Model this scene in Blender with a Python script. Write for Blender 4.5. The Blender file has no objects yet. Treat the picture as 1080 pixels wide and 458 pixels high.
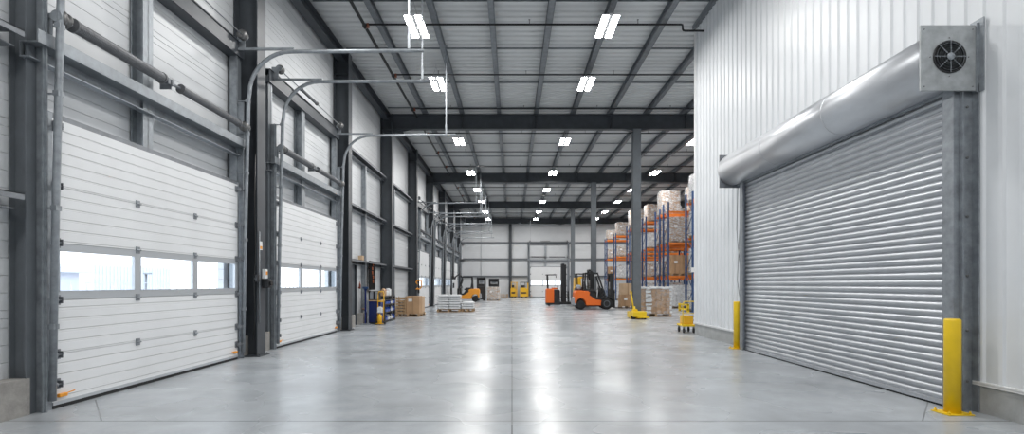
import bpy, bmesh, math, random
from mathutils import Vector, Matrix
random.seed(7)
PI = math.pi
COL = bpy.context.scene.collection
F = 558.0
def at(px, py, Y):           # real position of something seen at that pixel at distance Y
    return ((px-540)*Y/F, Y, 1.5+(300-py)*Y/F)

# ---------------------------------------------------------------- materials
def mat(name, col, rough=0.5, metal=0.0, noise=0.0, scale=8.0, bump=0.0, bscale=None, stretch=(1,1,1), spec=0.5, rvar=0.0, bdist=0.01):
    m = bpy.data.materials.new(name); m.use_nodes = True
    nt = m.node_tree; b = nt.nodes['Principled BSDF']
    b.inputs['Base Color'].default_value = (*col, 1); b.inputs['Roughness'].default_value = rough
    b.inputs['Metallic'].default_value = metal; b.inputs['Specular IOR Level'].default_value = spec
    if noise or bump or rvar:
        tc = nt.nodes.new('ShaderNodeTexCoord'); mp = nt.nodes.new('ShaderNodeMapping')
        mp.inputs['Scale'].default_value = stretch
        nt.links.new(tc.outputs['Object'], mp.inputs[0])
        n = nt.nodes.new('ShaderNodeTexNoise'); n.inputs['Scale'].default_value = scale
        n.inputs['Detail'].default_value = 5; n.inputs['Roughness'].default_value = .6
        nt.links.new(mp.outputs[0], n.inputs['Vector'])
        if noise:
            r = nt.nodes.new('ShaderNodeMapRange')
            r.inputs['From Min'].default_value = .3; r.inputs['From Max'].default_value = .7
            r.inputs['To Min'].default_value = 1-noise; r.inputs['To Max'].default_value = 1+noise
            nt.links.new(n.outputs['Fac'], r.inputs[0])
            v = nt.nodes.new('ShaderNodeVectorMath'); v.operation = 'SCALE'
            v.inputs[0].default_value = col
            nt.links.new(r.outputs[0], v.inputs['Scale'])
            nt.links.new(v.outputs[0], b.inputs['Base Color'])
        if rvar:
            r2 = nt.nodes.new('ShaderNodeMapRange')
            r2.inputs['From Min'].default_value = .3; r2.inputs['From Max'].default_value = .7
            r2.inputs['To Min'].default_value = rough-rvar; r2.inputs['To Max'].default_value = rough+rvar
            nt.links.new(n.outputs['Fac'], r2.inputs[0]); nt.links.new(r2.outputs[0], b.inputs['Roughness'])
        if bump:
            n2 = nt.nodes.new('ShaderNodeTexNoise'); n2.inputs['Scale'].default_value = bscale or scale*3
            n2.inputs['Detail'].default_value = 3
            nt.links.new(mp.outputs[0], n2.inputs['Vector'])
            bp = nt.nodes.new('ShaderNodeBump'); bp.inputs['Strength'].default_value = bump; bp.inputs['Distance'].default_value = bdist
            nt.links.new(n2.outputs['Fac'], bp.inputs['Height']); nt.links.new(bp.outputs[0], b.inputs['Normal'])
    return m

def emit(name, col, s):
    m = bpy.data.materials.new(name); m.use_nodes = True
    nt = m.node_tree; nt.nodes.remove(nt.nodes['Principled BSDF'])
    e = nt.nodes.new('ShaderNodeEmission'); e.inputs[0].default_value = (*col, 1); e.inputs[1].default_value = s
    nt.links.new(e.outputs[0], nt.nodes['Material Output'].inputs[0])
    return m

def panel_mat(name, col, pitch, axis='Z', seam=None):
    """painted sandwich panel: thin pressed lines every `pitch` metres"""
    m = mat(name, col, .45, 0, .035, 1.3)
    nt = m.node_tree; b = nt.nodes['Principled BSDF']
    tc = nt.nodes.new('ShaderNodeTexCoord'); sx = nt.nodes.new('ShaderNodeSeparateXYZ')
    nt.links.new(tc.outputs['Object'], sx.inputs[0])
    def line(p, w):
        mo = nt.nodes.new('ShaderNodeMath'); mo.operation = 'PINGPONG'; mo.inputs[1].default_value = p/2
        nt.links.new(sx.outputs[axis], mo.inputs[0])
        r = nt.nodes.new('ShaderNodeMapRange'); r.inputs['From Min'].default_value = 0; r.inputs['From Max'].default_value = w
        nt.links.new(mo.outputs[0], r.inputs[0]); return r.outputs[0]
    h = line(pitch, .006)
    if seam:
        h2 = line(seam, .01); mm = nt.nodes.new('ShaderNodeMath'); mm.operation = 'MINIMUM'
        nt.links.new(h, mm.inputs[0]); nt.links.new(h2, mm.inputs[1]); h = mm.outputs[0]
    bp = nt.nodes.new('ShaderNodeBump'); bp.inputs['Strength'].default_value = .9; bp.inputs['Distance'].default_value = .012
    nt.links.new(h, bp.inputs['Height']); nt.links.new(bp.outputs[0], b.inputs['Normal'])
    return m

def floor_mat():
    m = bpy.data.materials.new('polished_concrete'); m.use_nodes = True
    nt = m.node_tree; b = nt.nodes['Principled BSDF']; L = nt.links.new
    tc = nt.nodes.new('ShaderNodeTexCoord')
    def noise(s, d=6, rg=.6, dist=0, st=(1,1,1)):
        mp = nt.nodes.new('ShaderNodeMapping'); mp.inputs['Scale'].default_value = st; L(tc.outputs['Object'], mp.inputs[0])
        n = nt.nodes.new('ShaderNodeTexNoise'); n.inputs['Scale'].default_value = s; n.inputs['Detail'].default_value = d
        n.inputs['Roughness'].default_value = rg; n.inputs['Distortion'].default_value = dist
        L(mp.outputs[0], n.inputs['Vector']); return n.outputs['Fac']
    def rng(f, a, c, lo, hi):
        r = nt.nodes.new('ShaderNodeMapRange'); L(f, r.inputs[0])
        for i, v in zip((1,2,3,4), (a, c, lo, hi)): r.inputs[i].default_value = v
        return r.outputs[0]
    def math_(op, a, c):
        n = nt.nodes.new('ShaderNodeMath'); n.operation = op
        for i, v in enumerate((a, c)):
            if isinstance(v, (int, float)): n.inputs[i].default_value = v
            else: L(v, n.inputs[i])
        return n.outputs[0]
    a = rng(noise(.7, 5, .6), .15, .85, .6, 1.4)
    c = rng(noise(2.6, 4, .6), .15, .85, .85, 1.15)
    d = rng(noise(30, 2), .1, .9, .95, 1.05)
    v = math_('MULTIPLY', math_('MULTIPLY', a, c), d)
    sx = nt.nodes.new('ShaderNodeSeparateXYZ'); L(tc.outputs['Object'], sx.inputs[0])
    X, Y = sx.outputs[0], sx.outputs[1]
    # saw-cut joints: along the hall at X=0, across it at Y=5.8 and every 12.24 m, and two short diagonal corner cuts
    j = rng(math_('ABSOLUTE', X, 0), .004, .012, 1, 0)
    for yy in (5.8, 29.5, 53.9):
        j = math_('MAXIMUM', j, rng(math_('ABSOLUTE', math_('SUBTRACT', Y, yy), 0), .008, .02, 1, 0))
    aX = math_('ABSOLUTE', X, 0)
    dg = rng(math_('ABSOLUTE', math_('SUBTRACT', math_('SUBTRACT', aX, 4.5), math_('MULTIPLY', math_('SUBTRACT', Y, 5.8), .85)), 0), .005, .014, 1, 0)
    dg = math_('MULTIPLY', dg, math_('MULTIPLY', math_('GREATER_THAN', Y, 5.8), math_('LESS_THAN', Y, 6.85)))
    j = math_('MAXIMUM', j, dg)
    jj = rng(j, 0, 1, 1, .4)
    v = math_('MULTIPLY', v, jj)
    sc = nt.nodes.new('ShaderNodeVectorMath'); sc.operation = 'SCALE'; sc.inputs[0].default_value = (.375, .4, .425)
    L(v, sc.inputs['Scale']); L(sc.outputs[0], b.inputs['Base Color'])
    L(rng(noise(.8, 2, .4), .1, .9, .17, .37), b.inputs['Roughness'])
    b.inputs['Specular IOR Level'].default_value = .5
    return m

M = {}
M['galv'] = mat('galvanised_steel', (.3,.325,.35), .45, .6, .22, 9, .12, 40, rvar=.1)
M['galv_dull'] = mat('weathered_galvanised_steel', (.23,.245,.265), .5, .5, .25, 6, .1, 30, rvar=.1)
M['roll'] = mat('rolled_galvanised_sheet', (.58,.6,.63), .36, .75, .1, 2.5, stretch=(1,.4,1), rvar=.06)
M['slat'] = mat('galvanised_shutter_slats', (.48,.5,.53), .38, .6, .06, 3)
M['dark'] = mat('dark_grey_painted_steel', (.052,.06,.07), .45, .1, .15, 3)
M['colgrey'] = mat('mid_grey_painted_steel', (.13,.145,.16), .45, .15, .12, 3)
M['purlin'] = mat('grey_galvanised_purlin', (.2,.22,.24), .45, .5, .2, 4)
M['deck'] = mat('pale_roof_deck', (.64,.655,.66), .5, 0, .05, .6)
M['panel'] = panel_mat('white_door_panel', (.77,.785,.80), .135)
M['wall'] = panel_mat('off_white_wall_panel', (.64,.66,.68), .2, seam=1.1)
M['sheet'] = mat('white_trapezoid_sheet', (.70,.725,.75), .38, 0, .04, .8)
M['flash'] = mat('white_flashing', (.74,.75,.76), .4)
M['conc'] = mat('rough_concrete', (.3,.29,.275), .85, 0, .2, 6, .4, 30)
M['conc2'] = mat('smooth_concrete_plinth', (.36,.37,.37), .8, 0, .15, 5, .3, 30)
M['floor'] = floor_mat()
M['alu'] = mat('aluminium_frame', (.52,.55,.58), .4, .4)
M['rubber'] = mat('black_rubber', (.012,.012,.013), .7)
M['black'] = mat('black_painted_steel', (.018,.019,.021), .4, .1)
M['spring'] = mat('oiled_spring_steel', (.15,.155,.165), .55, .3, .2, 20)
M['castal'] = mat('cast_drum_metal', (.2,.2,.2), .4, .8)
M['yellow'] = mat('yellow_safety_paint', (.83,.56,.012), .38, 0, .06, 5)
M['yellow2'] = mat('yellow_machine_paint', (.8,.45,.02), .35)
M['orange'] = mat('orange_machine_paint', (.83,.16,.02), .32)
M['amber'] = mat('amber_machine_paint', (.85,.34,.03), .35)
M['rackorange'] = mat('orange_rack_beam', (.78,.2,.025), .45, 0, .1, 4)
M['rackblue'] = mat('blue_rack_upright', (.025,.065,.17), .42, 0, .1, 4)
M['navy'] = mat('navy_cabinet_paint', (.008,.02,.12), .4)
M['bluebin'] = mat('blue_plastic', (.03,.1,.45), .4)
M['card'] = mat('brown_cardboard', (.46,.29,.165), .8, 0, .12, 3)
M['card2'] = mat('pale_cardboard', (.56,.4,.26), .8, 0, .12, 3)
M['wood'] = mat('pallet_wood', (.42,.28,.16), .8, 0, .2, 6)
M['white'] = mat('white_plastic', (.75,.76,.77), .4)
M['bag'] = mat('white_woven_sack', (.7,.72,.74), .55, 0, .08, 8, .5, 9, bdist=.03)
M['paper'] = mat('white_paper', (.8,.8,.8), .7)
M['tape'] = mat('packing_tape', (.36,.22,.12), .4)
M['tyre'] = mat('tyre_rubber', (.014,.014,.015), .75)
M['seat'] = mat('black_vinyl', (.02,.02,.022), .5)
M['gas'] = mat('grey_gas_bottle', (.33,.36,.4), .4, .2)
M['red'] = mat('red_paint', (.5,.04,.02), .4)
M['led'] = emit('led_diffuser', (1,.985,.96), 62.0)
def glass_mat():
    m = bpy.data.materials.new('clear_glazing'); m.use_nodes = True
    nt = m.node_tree; nt.nodes.remove(nt.nodes['Principled BSDF'])
    t = nt.nodes.new('ShaderNodeBsdfTransparent'); t.inputs[0].default_value = (.93,.95,.96,1)
    g = nt.nodes.new('ShaderNodeBsdfGlossy'); g.inputs['Roughness'].default_value = .05
    mx = nt.nodes.new('ShaderNodeMixShader'); mx.inputs[0].default_value = .07
    nt.links.new(t.outputs[0], mx.inputs[1]); nt.links.new(g.outputs[0], mx.inputs[2])
    nt.links.new(mx.outputs[0], nt.nodes['Material Output'].inputs[0]); return m
M['glass'] = glass_mat()
def wrap_mat(lo=.18, hi=.88, sc=5):
    m = bpy.data.materials.new('stretch_wrap_film'); m.use_nodes = True
    nt = m.node_tree; b = nt.nodes['Principled BSDF']
    b.inputs['Base Color'].default_value = (.78,.8,.82,1); b.inputs['Roughness'].default_value = .25
    tc = nt.nodes.new('ShaderNodeTexCoord'); n = nt.nodes.new('ShaderNodeTexNoise'); n.inputs['Scale'].default_value = sc
    mp = nt.nodes.new('ShaderNodeMapping'); mp.inputs['Scale'].default_value = (1,1,2.5)
    n.inputs['Detail'].default_value = 4; n.inputs['Distortion'].default_value = 1.5
    nt.links.new(tc.outputs['Object'], mp.inputs[0]); nt.links.new(mp.outputs[0], n.inputs[0])
    r = nt.nodes.new('ShaderNodeMapRange'); r.inputs[1].default_value = .42; r.inputs[2].default_value = .66
    r.inputs[3].default_value = lo; r.inputs[4].default_value = hi
    nt.links.new(n.outputs['Fac'], r.inputs[0]); nt.links.new(r.outputs[0], b.inputs['Alpha'])
    bp = nt.nodes.new('ShaderNodeBump'); bp.inputs['Strength'].default_value = .8; bp.inputs['Distance'].default_value = .03
    nt.links.new(n.outputs['Fac'], bp.inputs['Height']); nt.links.new(bp.outputs[0], b.inputs['Normal'])
    return m
M['wrap'] = wrap_mat()
M['thin_wrap'] = wrap_mat(.06, .4, 3)
M['film'] = mat('bunched_white_film', (.78,.8,.82), .35, 0, .08, 8, .6, 12, bdist=.03)

# ---------------------------------------------------------------- mesh helpers
class MB:
    def __init__(s): s.bm = bmesh.new()
    def box(s, x0, x1, y0, y1, z0, z1, bev=0, rot=None):
        vs = [s.bm.verts.new((x, y, z)) for z in (z0, z1) for x, y in ((x0,y0),(x1,y0),(x1,y1),(x0,y1))]
        fs = [s.bm.faces.new([vs[i] for i in f]) for f in ((3,2,1,0),(4,5,6,7),(0,1,5,4),(1,2,6,5),(2,3,7,6),(3,0,4,7))]
        if bev:
            es = list({e for f in fs for e in f.edges})
            r = bmesh.ops.bevel(s.bm, geom=es, offset=bev, segments=2, affect='EDGES', profile=.5)
            vs = list({v for f in r['faces'] for v in f.verts} | {v for v in vs if v.is_valid})
        if rot: bmesh.ops.rotate(s.bm, verts=[v for v in vs if v.is_valid], cent=rot[0], matrix=Matrix.Rotation(rot[1], 3, rot[2]))
        return s
    def beam(s, p0, p1, w, h, up=(0,0,1)):     # rectangular bar between two points
        p0, p1 = Vector(p0), Vector(p1); d = (p1-p0).normalized(); u = Vector(up)
        if abs(d.dot(u)) > .95: u = Vector((0,1,0)) if abs(d.y) < .9 else Vector((1,0,0))
        a = d.cross(u).normalized()*w/2; b = a.cross(d).normalized()*h/2
        vs = [s.bm.verts.new(p+q) for p in (p0, p1) for q in (-a-b, a-b, a+b, -a+b)]
        for f in ((3,2,1,0),(4,5,6,7),(0,1,5,4),(1,2,6,5),(2,3,7,6),(3,0,4,7)): s.bm.faces.new([vs[i] for i in f])
        return s
    def cyl(s, p0, p1, r, n=16, r2=None, caps=True):
        p0, p1 = Vector(p0), Vector(p1); d = (p1-p0).normalized()
        u = Vector((0,0,1)) if abs(d.z) < .9 else Vector((1,0,0))
        a = d.cross(u).normalized(); b = a.cross(d); r2 = r if r2 is None else r2
        R = []
        for p, q in ((p0, r), (p1, r2)):
            R.append([s.bm.verts.new(p+(a*math.cos(t)+b*math.sin(t))*q) for t in [2*PI*i/n for i in range(n)]])
        for i in range(n):
            f = s.bm.faces.new((R[0][i], R[0][(i+1)%n], R[1][(i+1)%n], R[1][i])); f.smooth = True
        if caps: s.bm.faces.new(R[0]); s.bm.faces.new(R[1])
        return s
    def tube(s, pts, r, n=8):
        pts = [Vector(p) for p in pts]; R = []
        for i, p in enumerate(pts):
            d = (pts[min(i+1,len(pts)-1)]-pts[max(i-1,0)]).normalized()
            u = Vector((0,1,0)) if abs(d.y) < .9 else Vector((0,0,1))
            a = d.cross(u).normalized(); b = a.cross(d)
            R.append([s.bm.verts.new(p+(a*math.cos(t)+b*math.sin(t))*r) for t in [2*PI*k/n for k in range(n)]])
        for A, B in zip(R, R[1:]):
            for k in range(n):
                f = s.bm.faces.new((A[k], A[(k+1)%n], B[(k+1)%n], B[k])); f.smooth = True
        s.bm.faces.new(R[0]); s.bm.faces.new(R[-1]); return s
    def prism(s, poly, axis, a, b):            # polygon of the two other axes, extruded along `axis`
        def P(u, v, w):
            return {'x': (w,u,v), 'y': (u,w,v), 'z': (u,v,w)}[axis]
        A = [s.bm.verts.new(P(u, v, a)) for u, v in poly]; B = [s.bm.verts.new(P(u, v, b)) for u, v in poly]
        n = len(poly)
        for i in range(n): s.bm.faces.new((A[i], A[(i+1)%n], B[(i+1)%n], B[i]))
        s.bm.faces.new(A); s.bm.faces.new(B); return s
    def ribbon(s, prof, axis, a, b, smooth=False):   # open profile extruded
        def P(u, v, w):
            return {'x': (w,u,v), 'y': (u,w,v), 'z': (u,v,w)}[axis]
        A = [s.bm.verts.new(P(u, v, a)) for u, v in prof]; B = [s.bm.verts.new(P(u, v, b)) for u, v in prof]
        for i in range(len(prof)-1):
            f = s.bm.faces.new((A[i], A[i+1], B[i+1], B[i])); f.smooth = smooth
        return s
    def lathe(s, prof, c, axis, n=16, smooth=True):   # prof: (distance along the axis, radius)
        c = Vector(c); ax = {'x': 0, 'y': 1, 'z': 2}[axis]; R = []
        for h, r in prof:
            ring = []
            for i in range(n):
                t = 2*PI*i/n; v = [0,0,0]; v[ax] = h; v[(ax+1)%3] = r*math.cos(t); v[(ax+2)%3] = r*math.sin(t)
                ring.append(s.bm.verts.new(c+Vector(v)))
            R.append(ring)
        for A, B in zip(R, R[1:]):
            for i in range(n):
                f = s.bm.faces.new((A[i], A[(i+1)%n], B[(i+1)%n], B[i])); f.smooth = smooth
        s.bm.faces.new(R[0]); s.bm.faces.new(R[-1]); return s
    def ibeam(s, p0, p1, depth, width, tf=.015, tw=.012, up=(0,0,1)):
        p0, p1 = Vector(p0), Vector(p1); d = (p1-p0).normalized(); u = Vector(up)
        a = d.cross(u).normalized(); b = a.cross(d).normalized()
        o = b*(depth/2-tf/2)
        s.beam(p0+o, p1+o, width, tf, up); s.beam(p0-o, p1-o, width, tf, up); s.beam(p0, p1, tw, depth-2*tf, up); return s
    def build(s, name, m, parent=None):
        bmesh.ops.recalc_face_normals(s.bm, faces=s.bm.faces[:])
        me = bpy.data.meshes.new(name); s.bm.to_mesh(me); s.bm.free()
        me.materials.append(M[m] if isinstance(m, str) else m)
        o = bpy.data.objects.new(name, me); COL.objects.link(o)
        if parent: o.parent = parent
        return o

def build_each(mb, name, m, parent, dist=.2):
    """one child per separate piece (islands whose centres lie close together stay one piece)"""
    bm = mb.bm; seen = set(); isl = []
    for v in bm.verts:
        if v in seen: continue
        st = [v]; seen.add(v); cur = []
        while st:
            q = st.pop(); cur.append(q)
            for e in q.link_edges:
                o = e.other_vert(q)
                if o not in seen: seen.add(o); st.append(o)
        isl.append(cur)
    cl = []
    for c in isl:
        ctr = sum((v.co for v in c), Vector())/len(c)
        for k in cl:
            if (k[0]-ctr).length < dist: k[1].extend(c); break
        else: cl.append([ctr, list(c)])
    for ctr, vs in cl:
        n = MB(); mp = {v: n.bm.verts.new(v.co) for v in vs}
        for f in {f for v in vs for f in v.link_faces}:
            g = n.bm.faces.new([mp[v] for v in f.verts]); g.smooth = f.smooth
        n.build(name, m, parent)
    bm.free()
def tag(o, label, cat, group=None, kind=None):
    o['label'] = label; o['category'] = cat
    if group: o['group'] = group
    if kind: o['kind'] = kind
    return o
def root(name, label, cat, group=None, kind=None):
    o = bpy.data.objects.new(name, None); COL.objects.link(o); o.empty_display_size = .1
    return tag(o, label, cat, group, kind)
def tree(o):
    return [o] + [x for c in o.children for x in tree(c)]
def settle(r, base=None):
    """move the origin of a thing to its base (its geometry stays where it is)"""
    bpy.context.view_layer.update()
    ms = [x for x in tree(r) if x.type == 'MESH']
    if base is None:
        P = [v.co for x in ms for v in x.data.vertices]
        base = Vector(((min(p.x for p in P)+max(p.x for p in P))/2, (min(p.y for p in P)+max(p.y for p in P))/2, min(p.z for p in P)))
    base = Vector(base)
    done = set()
    for x in ms:
        if x.data.name not in done:
            x.data.transform(Matrix.Translation(-base)); done.add(x.data.name)
    r.location = base
    return r
def solo(name, mb, m, label, cat, group=None, kind=None):
    return settle(tag(mb.build(name, m), label, cat, group, kind))
def dup(r, loc, label=None, rz=None, parent=None, name=None):
    def cp(o, par):
        c = o.copy(); COL.objects.link(c); c.parent = par
        for k in o.children: cp(k, c)
        return c
    c = cp(r, parent); c.location = loc
    if label: c['label'] = label
    if rz is not None: c.rotation_euler[2] = rz
    if name: c.name = name
    return c
ORD = ['first','second','third','fourth','fifth','sixth','seventh','eighth','ninth','tenth','eleventh','twelfth','thirteenth','fourteenth','fifteenth','sixteenth','seventeenth','eighteenth','nineteenth']

XW = -5.78                       # inner face of the left wall
BAY = 6.12; C1 = 11.13
COLY = [C1+BAY*k for k in range(9)]          # columns of the left wall
DOORY = [6.33, 12.35, 30.72, 36.84, 42.96, 49.08]
DW = 4.27; DH = 3.5
YB = 61.5                        # back wall
ROOF = 9.28
XR = 5.47                        # face of the inner block on the right
YC = 15.82                       # its corner
XE = 24.0
BX = 2.1                         # dock door in the back wall

# ---------------------------------------------------------------- the setting
m = MB(); m.box(XW-.15, XE, -9, YB+.1, -.2, 0)
tag(m.build('floor', 'floor'), 'polished grey concrete floor of the hall with thin sawn joints', 'floor', kind='structure')
# roof deck, ribbed across the hall
prof = []; y = -9.0
while y < YB+.3:
    prof += [(y, ROOF+.05), (y+.12, ROOF+.05), (y+.15, ROOF), (y+.27, ROOF)]; y += .3
m = MB(); m.ribbon(prof, 'x', XW-.15, XE)
m.box(XW-.15, XE, -9, YB+.3, ROOF+.08, ROOF+.2)
tag(m.build('ceiling', 'deck'), 'pale ribbed metal roof deck above the dark roof steelwork', 'ceiling', kind='structure')
# left wall with openings for the doors
m = MB(); W = .12
holes = [(y, y+DW, DH) for y in DOORY] + [(18.75, 19.6, 2.3)]
holes.sort(); y = -9.0
for a, b, h in holes:
    m.box(XW-W, XW, y, a, 0, ROOF+.05); m.box(XW-W, XW, a, b, h, ROOF+.05); y = b
m.box(XW-W, XW, y, YB+.1, 0, ROOF+.05)
wl = tag(m.build('wall_left', 'wall'), 'off-white panelled left wall behind the row of sectional doors', 'wall', kind='structure')
m = MB(); m.box(XW-.1, BX, YB, YB+.12, 0, ROOF+.05); m.box(BX, BX+DW, YB, YB+.12, DH, ROOF+.05); m.box(BX+DW, XE, YB, YB+.12, 0, ROOF+.05)
tag(m.build('wall_back', 'wall'), 'off-white panelled wall closing the far end of the hall', 'wall', kind='structure')
m = MB(); m.box(XE, XE+.12, YC, YB+.1, 0, ROOF+.05)
tag(m.build('wall_right', 'wall'), 'off-white side wall beyond the pallet racks', 'wall', kind='structure')
m = MB(); m.box(XW-.1, XR+.1, -9.12, -9, 0, ROOF+.05)
tag(m.build('wall_front', 'wall'), 'off-white wall behind the viewer', 'wall', kind='structure')
# white trapezoid sheet of the inner block, with the shutter opening
OY0, OY1, OZ = 6.44, 12.05, 3.95
def sheet(y0, y1, z0, z1, mm, mod):
    pr = []; p = .25; k = math.floor(y0/p)
    while k*p < y1:
        b = k*p
        for dy, dx in ((0,.0),(.13,.0),(.15,-.024),(.205,-.024),(.225,0)):
            yy = b+dy
            if y0 <= yy <= y1: pr.append((XR+.002+.022+dx-.0, yy))
        k += 1
    pr = [(pr[0][0], y0)]+pr+[(pr[-1][0], y1)]
    mm.ribbon(pr, 'z', z0, z1)
m = MB()
sheet(-9, OY0, .36, ROOF, m, 0); sheet(OY0, OY1, OZ, ROOF, m, 0); sheet(OY1, YC, .36, ROOF, m, 0)
m.box(XR+.03, XR+.15, -9, OY0, .36, ROOF); m.box(XR+.03, XR+.15, OY0, OY1, OZ, ROOF); m.box(XR+.03, XR+.15, OY1, YC, .36, ROOF)
m.box(XR+.03, XE, YC-.12, YC, 0, ROOF)
tag(m.build('wall_block', 'sheet'), 'white ribbed sheet metal wall of the enclosed block on the right', 'wall', kind='structure')
m = MB()
m.box(XR, XR+.15, -9, OY0, 0, .34); m.box(XR, XR+.15, OY1, YC, 0, .34)
tag(m.build('baseboard_right', 'conc2'), 'smooth grey concrete plinth below the white ribbed wall', 'plinth', kind='structure')
m = MB()
for a, b in ((-9, OY0-.18), (OY1+.2, YC+.02)):
    m.box(XR-.025, XR+.05, a, b, .34, .365); m.box(XR-.025, XR-.02, a, b, .32, .345)
m.box(XR-.02, XR+.06, YC-.12, YC+.02, .34, ROOF)           # corner trim
tag(m.build('trim_1', 'flash'), 'white flashing along the foot and corner of the ribbed wall', 'trim', kind='structure')
m = MB(); m.box(XR-.06, XR+.05, 5, YC+.06, ROOF-.2, ROOF-.02)
tag(m.build('trim_2', 'purlin'), 'grey flashing where the ribbed wall meets the roof', 'trim', kind='structure')
m = MB(); y = -9.0
for a, b in sorted([(q-.25, q+DW+.2) for q in DOORY]+[(18.7, 19.65)]):
    m.box(XW, -5.54, y, a, 0, .42); y = b
m.box(XW, -5.54, y, YB, 0, .42)
tag(m.build('baseboard_left', 'conc'), 'rough concrete plinth between the sectional doors of the left wall', 'plinth', kind='structure')

# ---------------------------------------------------------------- wall framing on the left
def vcol(x_in, x_out, yc, w, z0, z1, mm):      # H column standing against the left wall, flange to the room
    mm.box(x_in-.02, x_in, yc-w/2, yc+w/2, z0, z1); mm.box(x_out, x_out+.02, yc-w/2, yc+w/2, z0, z1)
    mm.box(x_out+.02, x_in-.02, yc-.012, yc+.012, z0, z1)
names_l = ['between the two nearest sectional doors', 'just beyond the second sectional door', 'behind the blue workbench', 'behind the stacked cardboard boxes', 'after the third sectional door', 'after the fourth sectional door', 'after the fifth sectional door', 'after the last sectional door', '']
for k, yc in enumerate(COLY[:8]):
    r = root('steel_column', 'dark grey steel column of the left wall, '+names_l[k], 'column', 'columns of the left wall')
    m = MB(); vcol(-5.27, XW+.02, yc, .36, .0, 9.0, m)
    m.build('shaft', 'dark', r)
    m = MB(); m.box(XW+.02, -5.2, yc-.23, yc+.23, .002, .022)
    for sy in (-.17, .17): m.cyl((-5.235, yc+sy, .02), (-5.235, yc+sy, .05), .014, 6)
    m.build('base_plate', 'dark', r)
    m = MB()
    for z in (8.3, 8.95):
        for sg in (-1, 1): m.box(XW+.04, -5.29, yc+(.01 if sg > 0 else -.18), yc+(.18 if sg > 0 else -.01), z, z+.015)
    m.build('stiffener', 'dark', r); settle(r, (-5.5, yc, 0))
# eave beam
m = MB(); m.ibeam((-5.55, -9, 8.93), (-5.55, YB, 8.93), .34, .26, .02, .02)
solo('eave_beam', m, 'dark', 'dark steel beam running along the top of the left wall', 'beam')
# plain bays: girts and posts
def bay_frame(y0, y1, label, zs=(2.38, 4.3, 6.2), posts=(.62,)):
    r = root('wall_frame', label, 'wall framing')
    for z in zs:
        m = MB(); m.box(XW+.005, -5.48, y0, y1, z-.01, z); m.box(XW+.005, XW+.02, y0, y1, z-.16, z); m.box(-5.5, -5.48, y0, y1, z-.07, z); m.box(XW+.01, -5.6, y0, y1, z-.17, z-.16)
        m.build('girt', 'galv_dull', r)
    for t in posts:
        yy = y0+(y1-y0)*t
        m = MB(); vcol(-5.6, XW+.005, yy, .12, .42, zs[-1]-.17, m); m.build('post', 'galv', r)
    return settle(r)
bay_frame(COLY[1]+.19, COLY[2]-.19, 'galvanised girts and post of the left wall bay with the grey personnel door', posts=(.5,))
bay_frame(COLY[2]+.19, COLY[3]-.19, 'galvanised girts and post of the left wall bay behind the cardboard boxes', posts=(.3,))
bay_frame(COLY[7]+.19, YB, 'galvanised girts in the last bay of the left wall')
bay_frame(-9, 5.95, 'galvanised girts at the left edge of the picture before the nearest sectional door', zs=(2.52, 4.35, 6.2), posts=())

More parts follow.
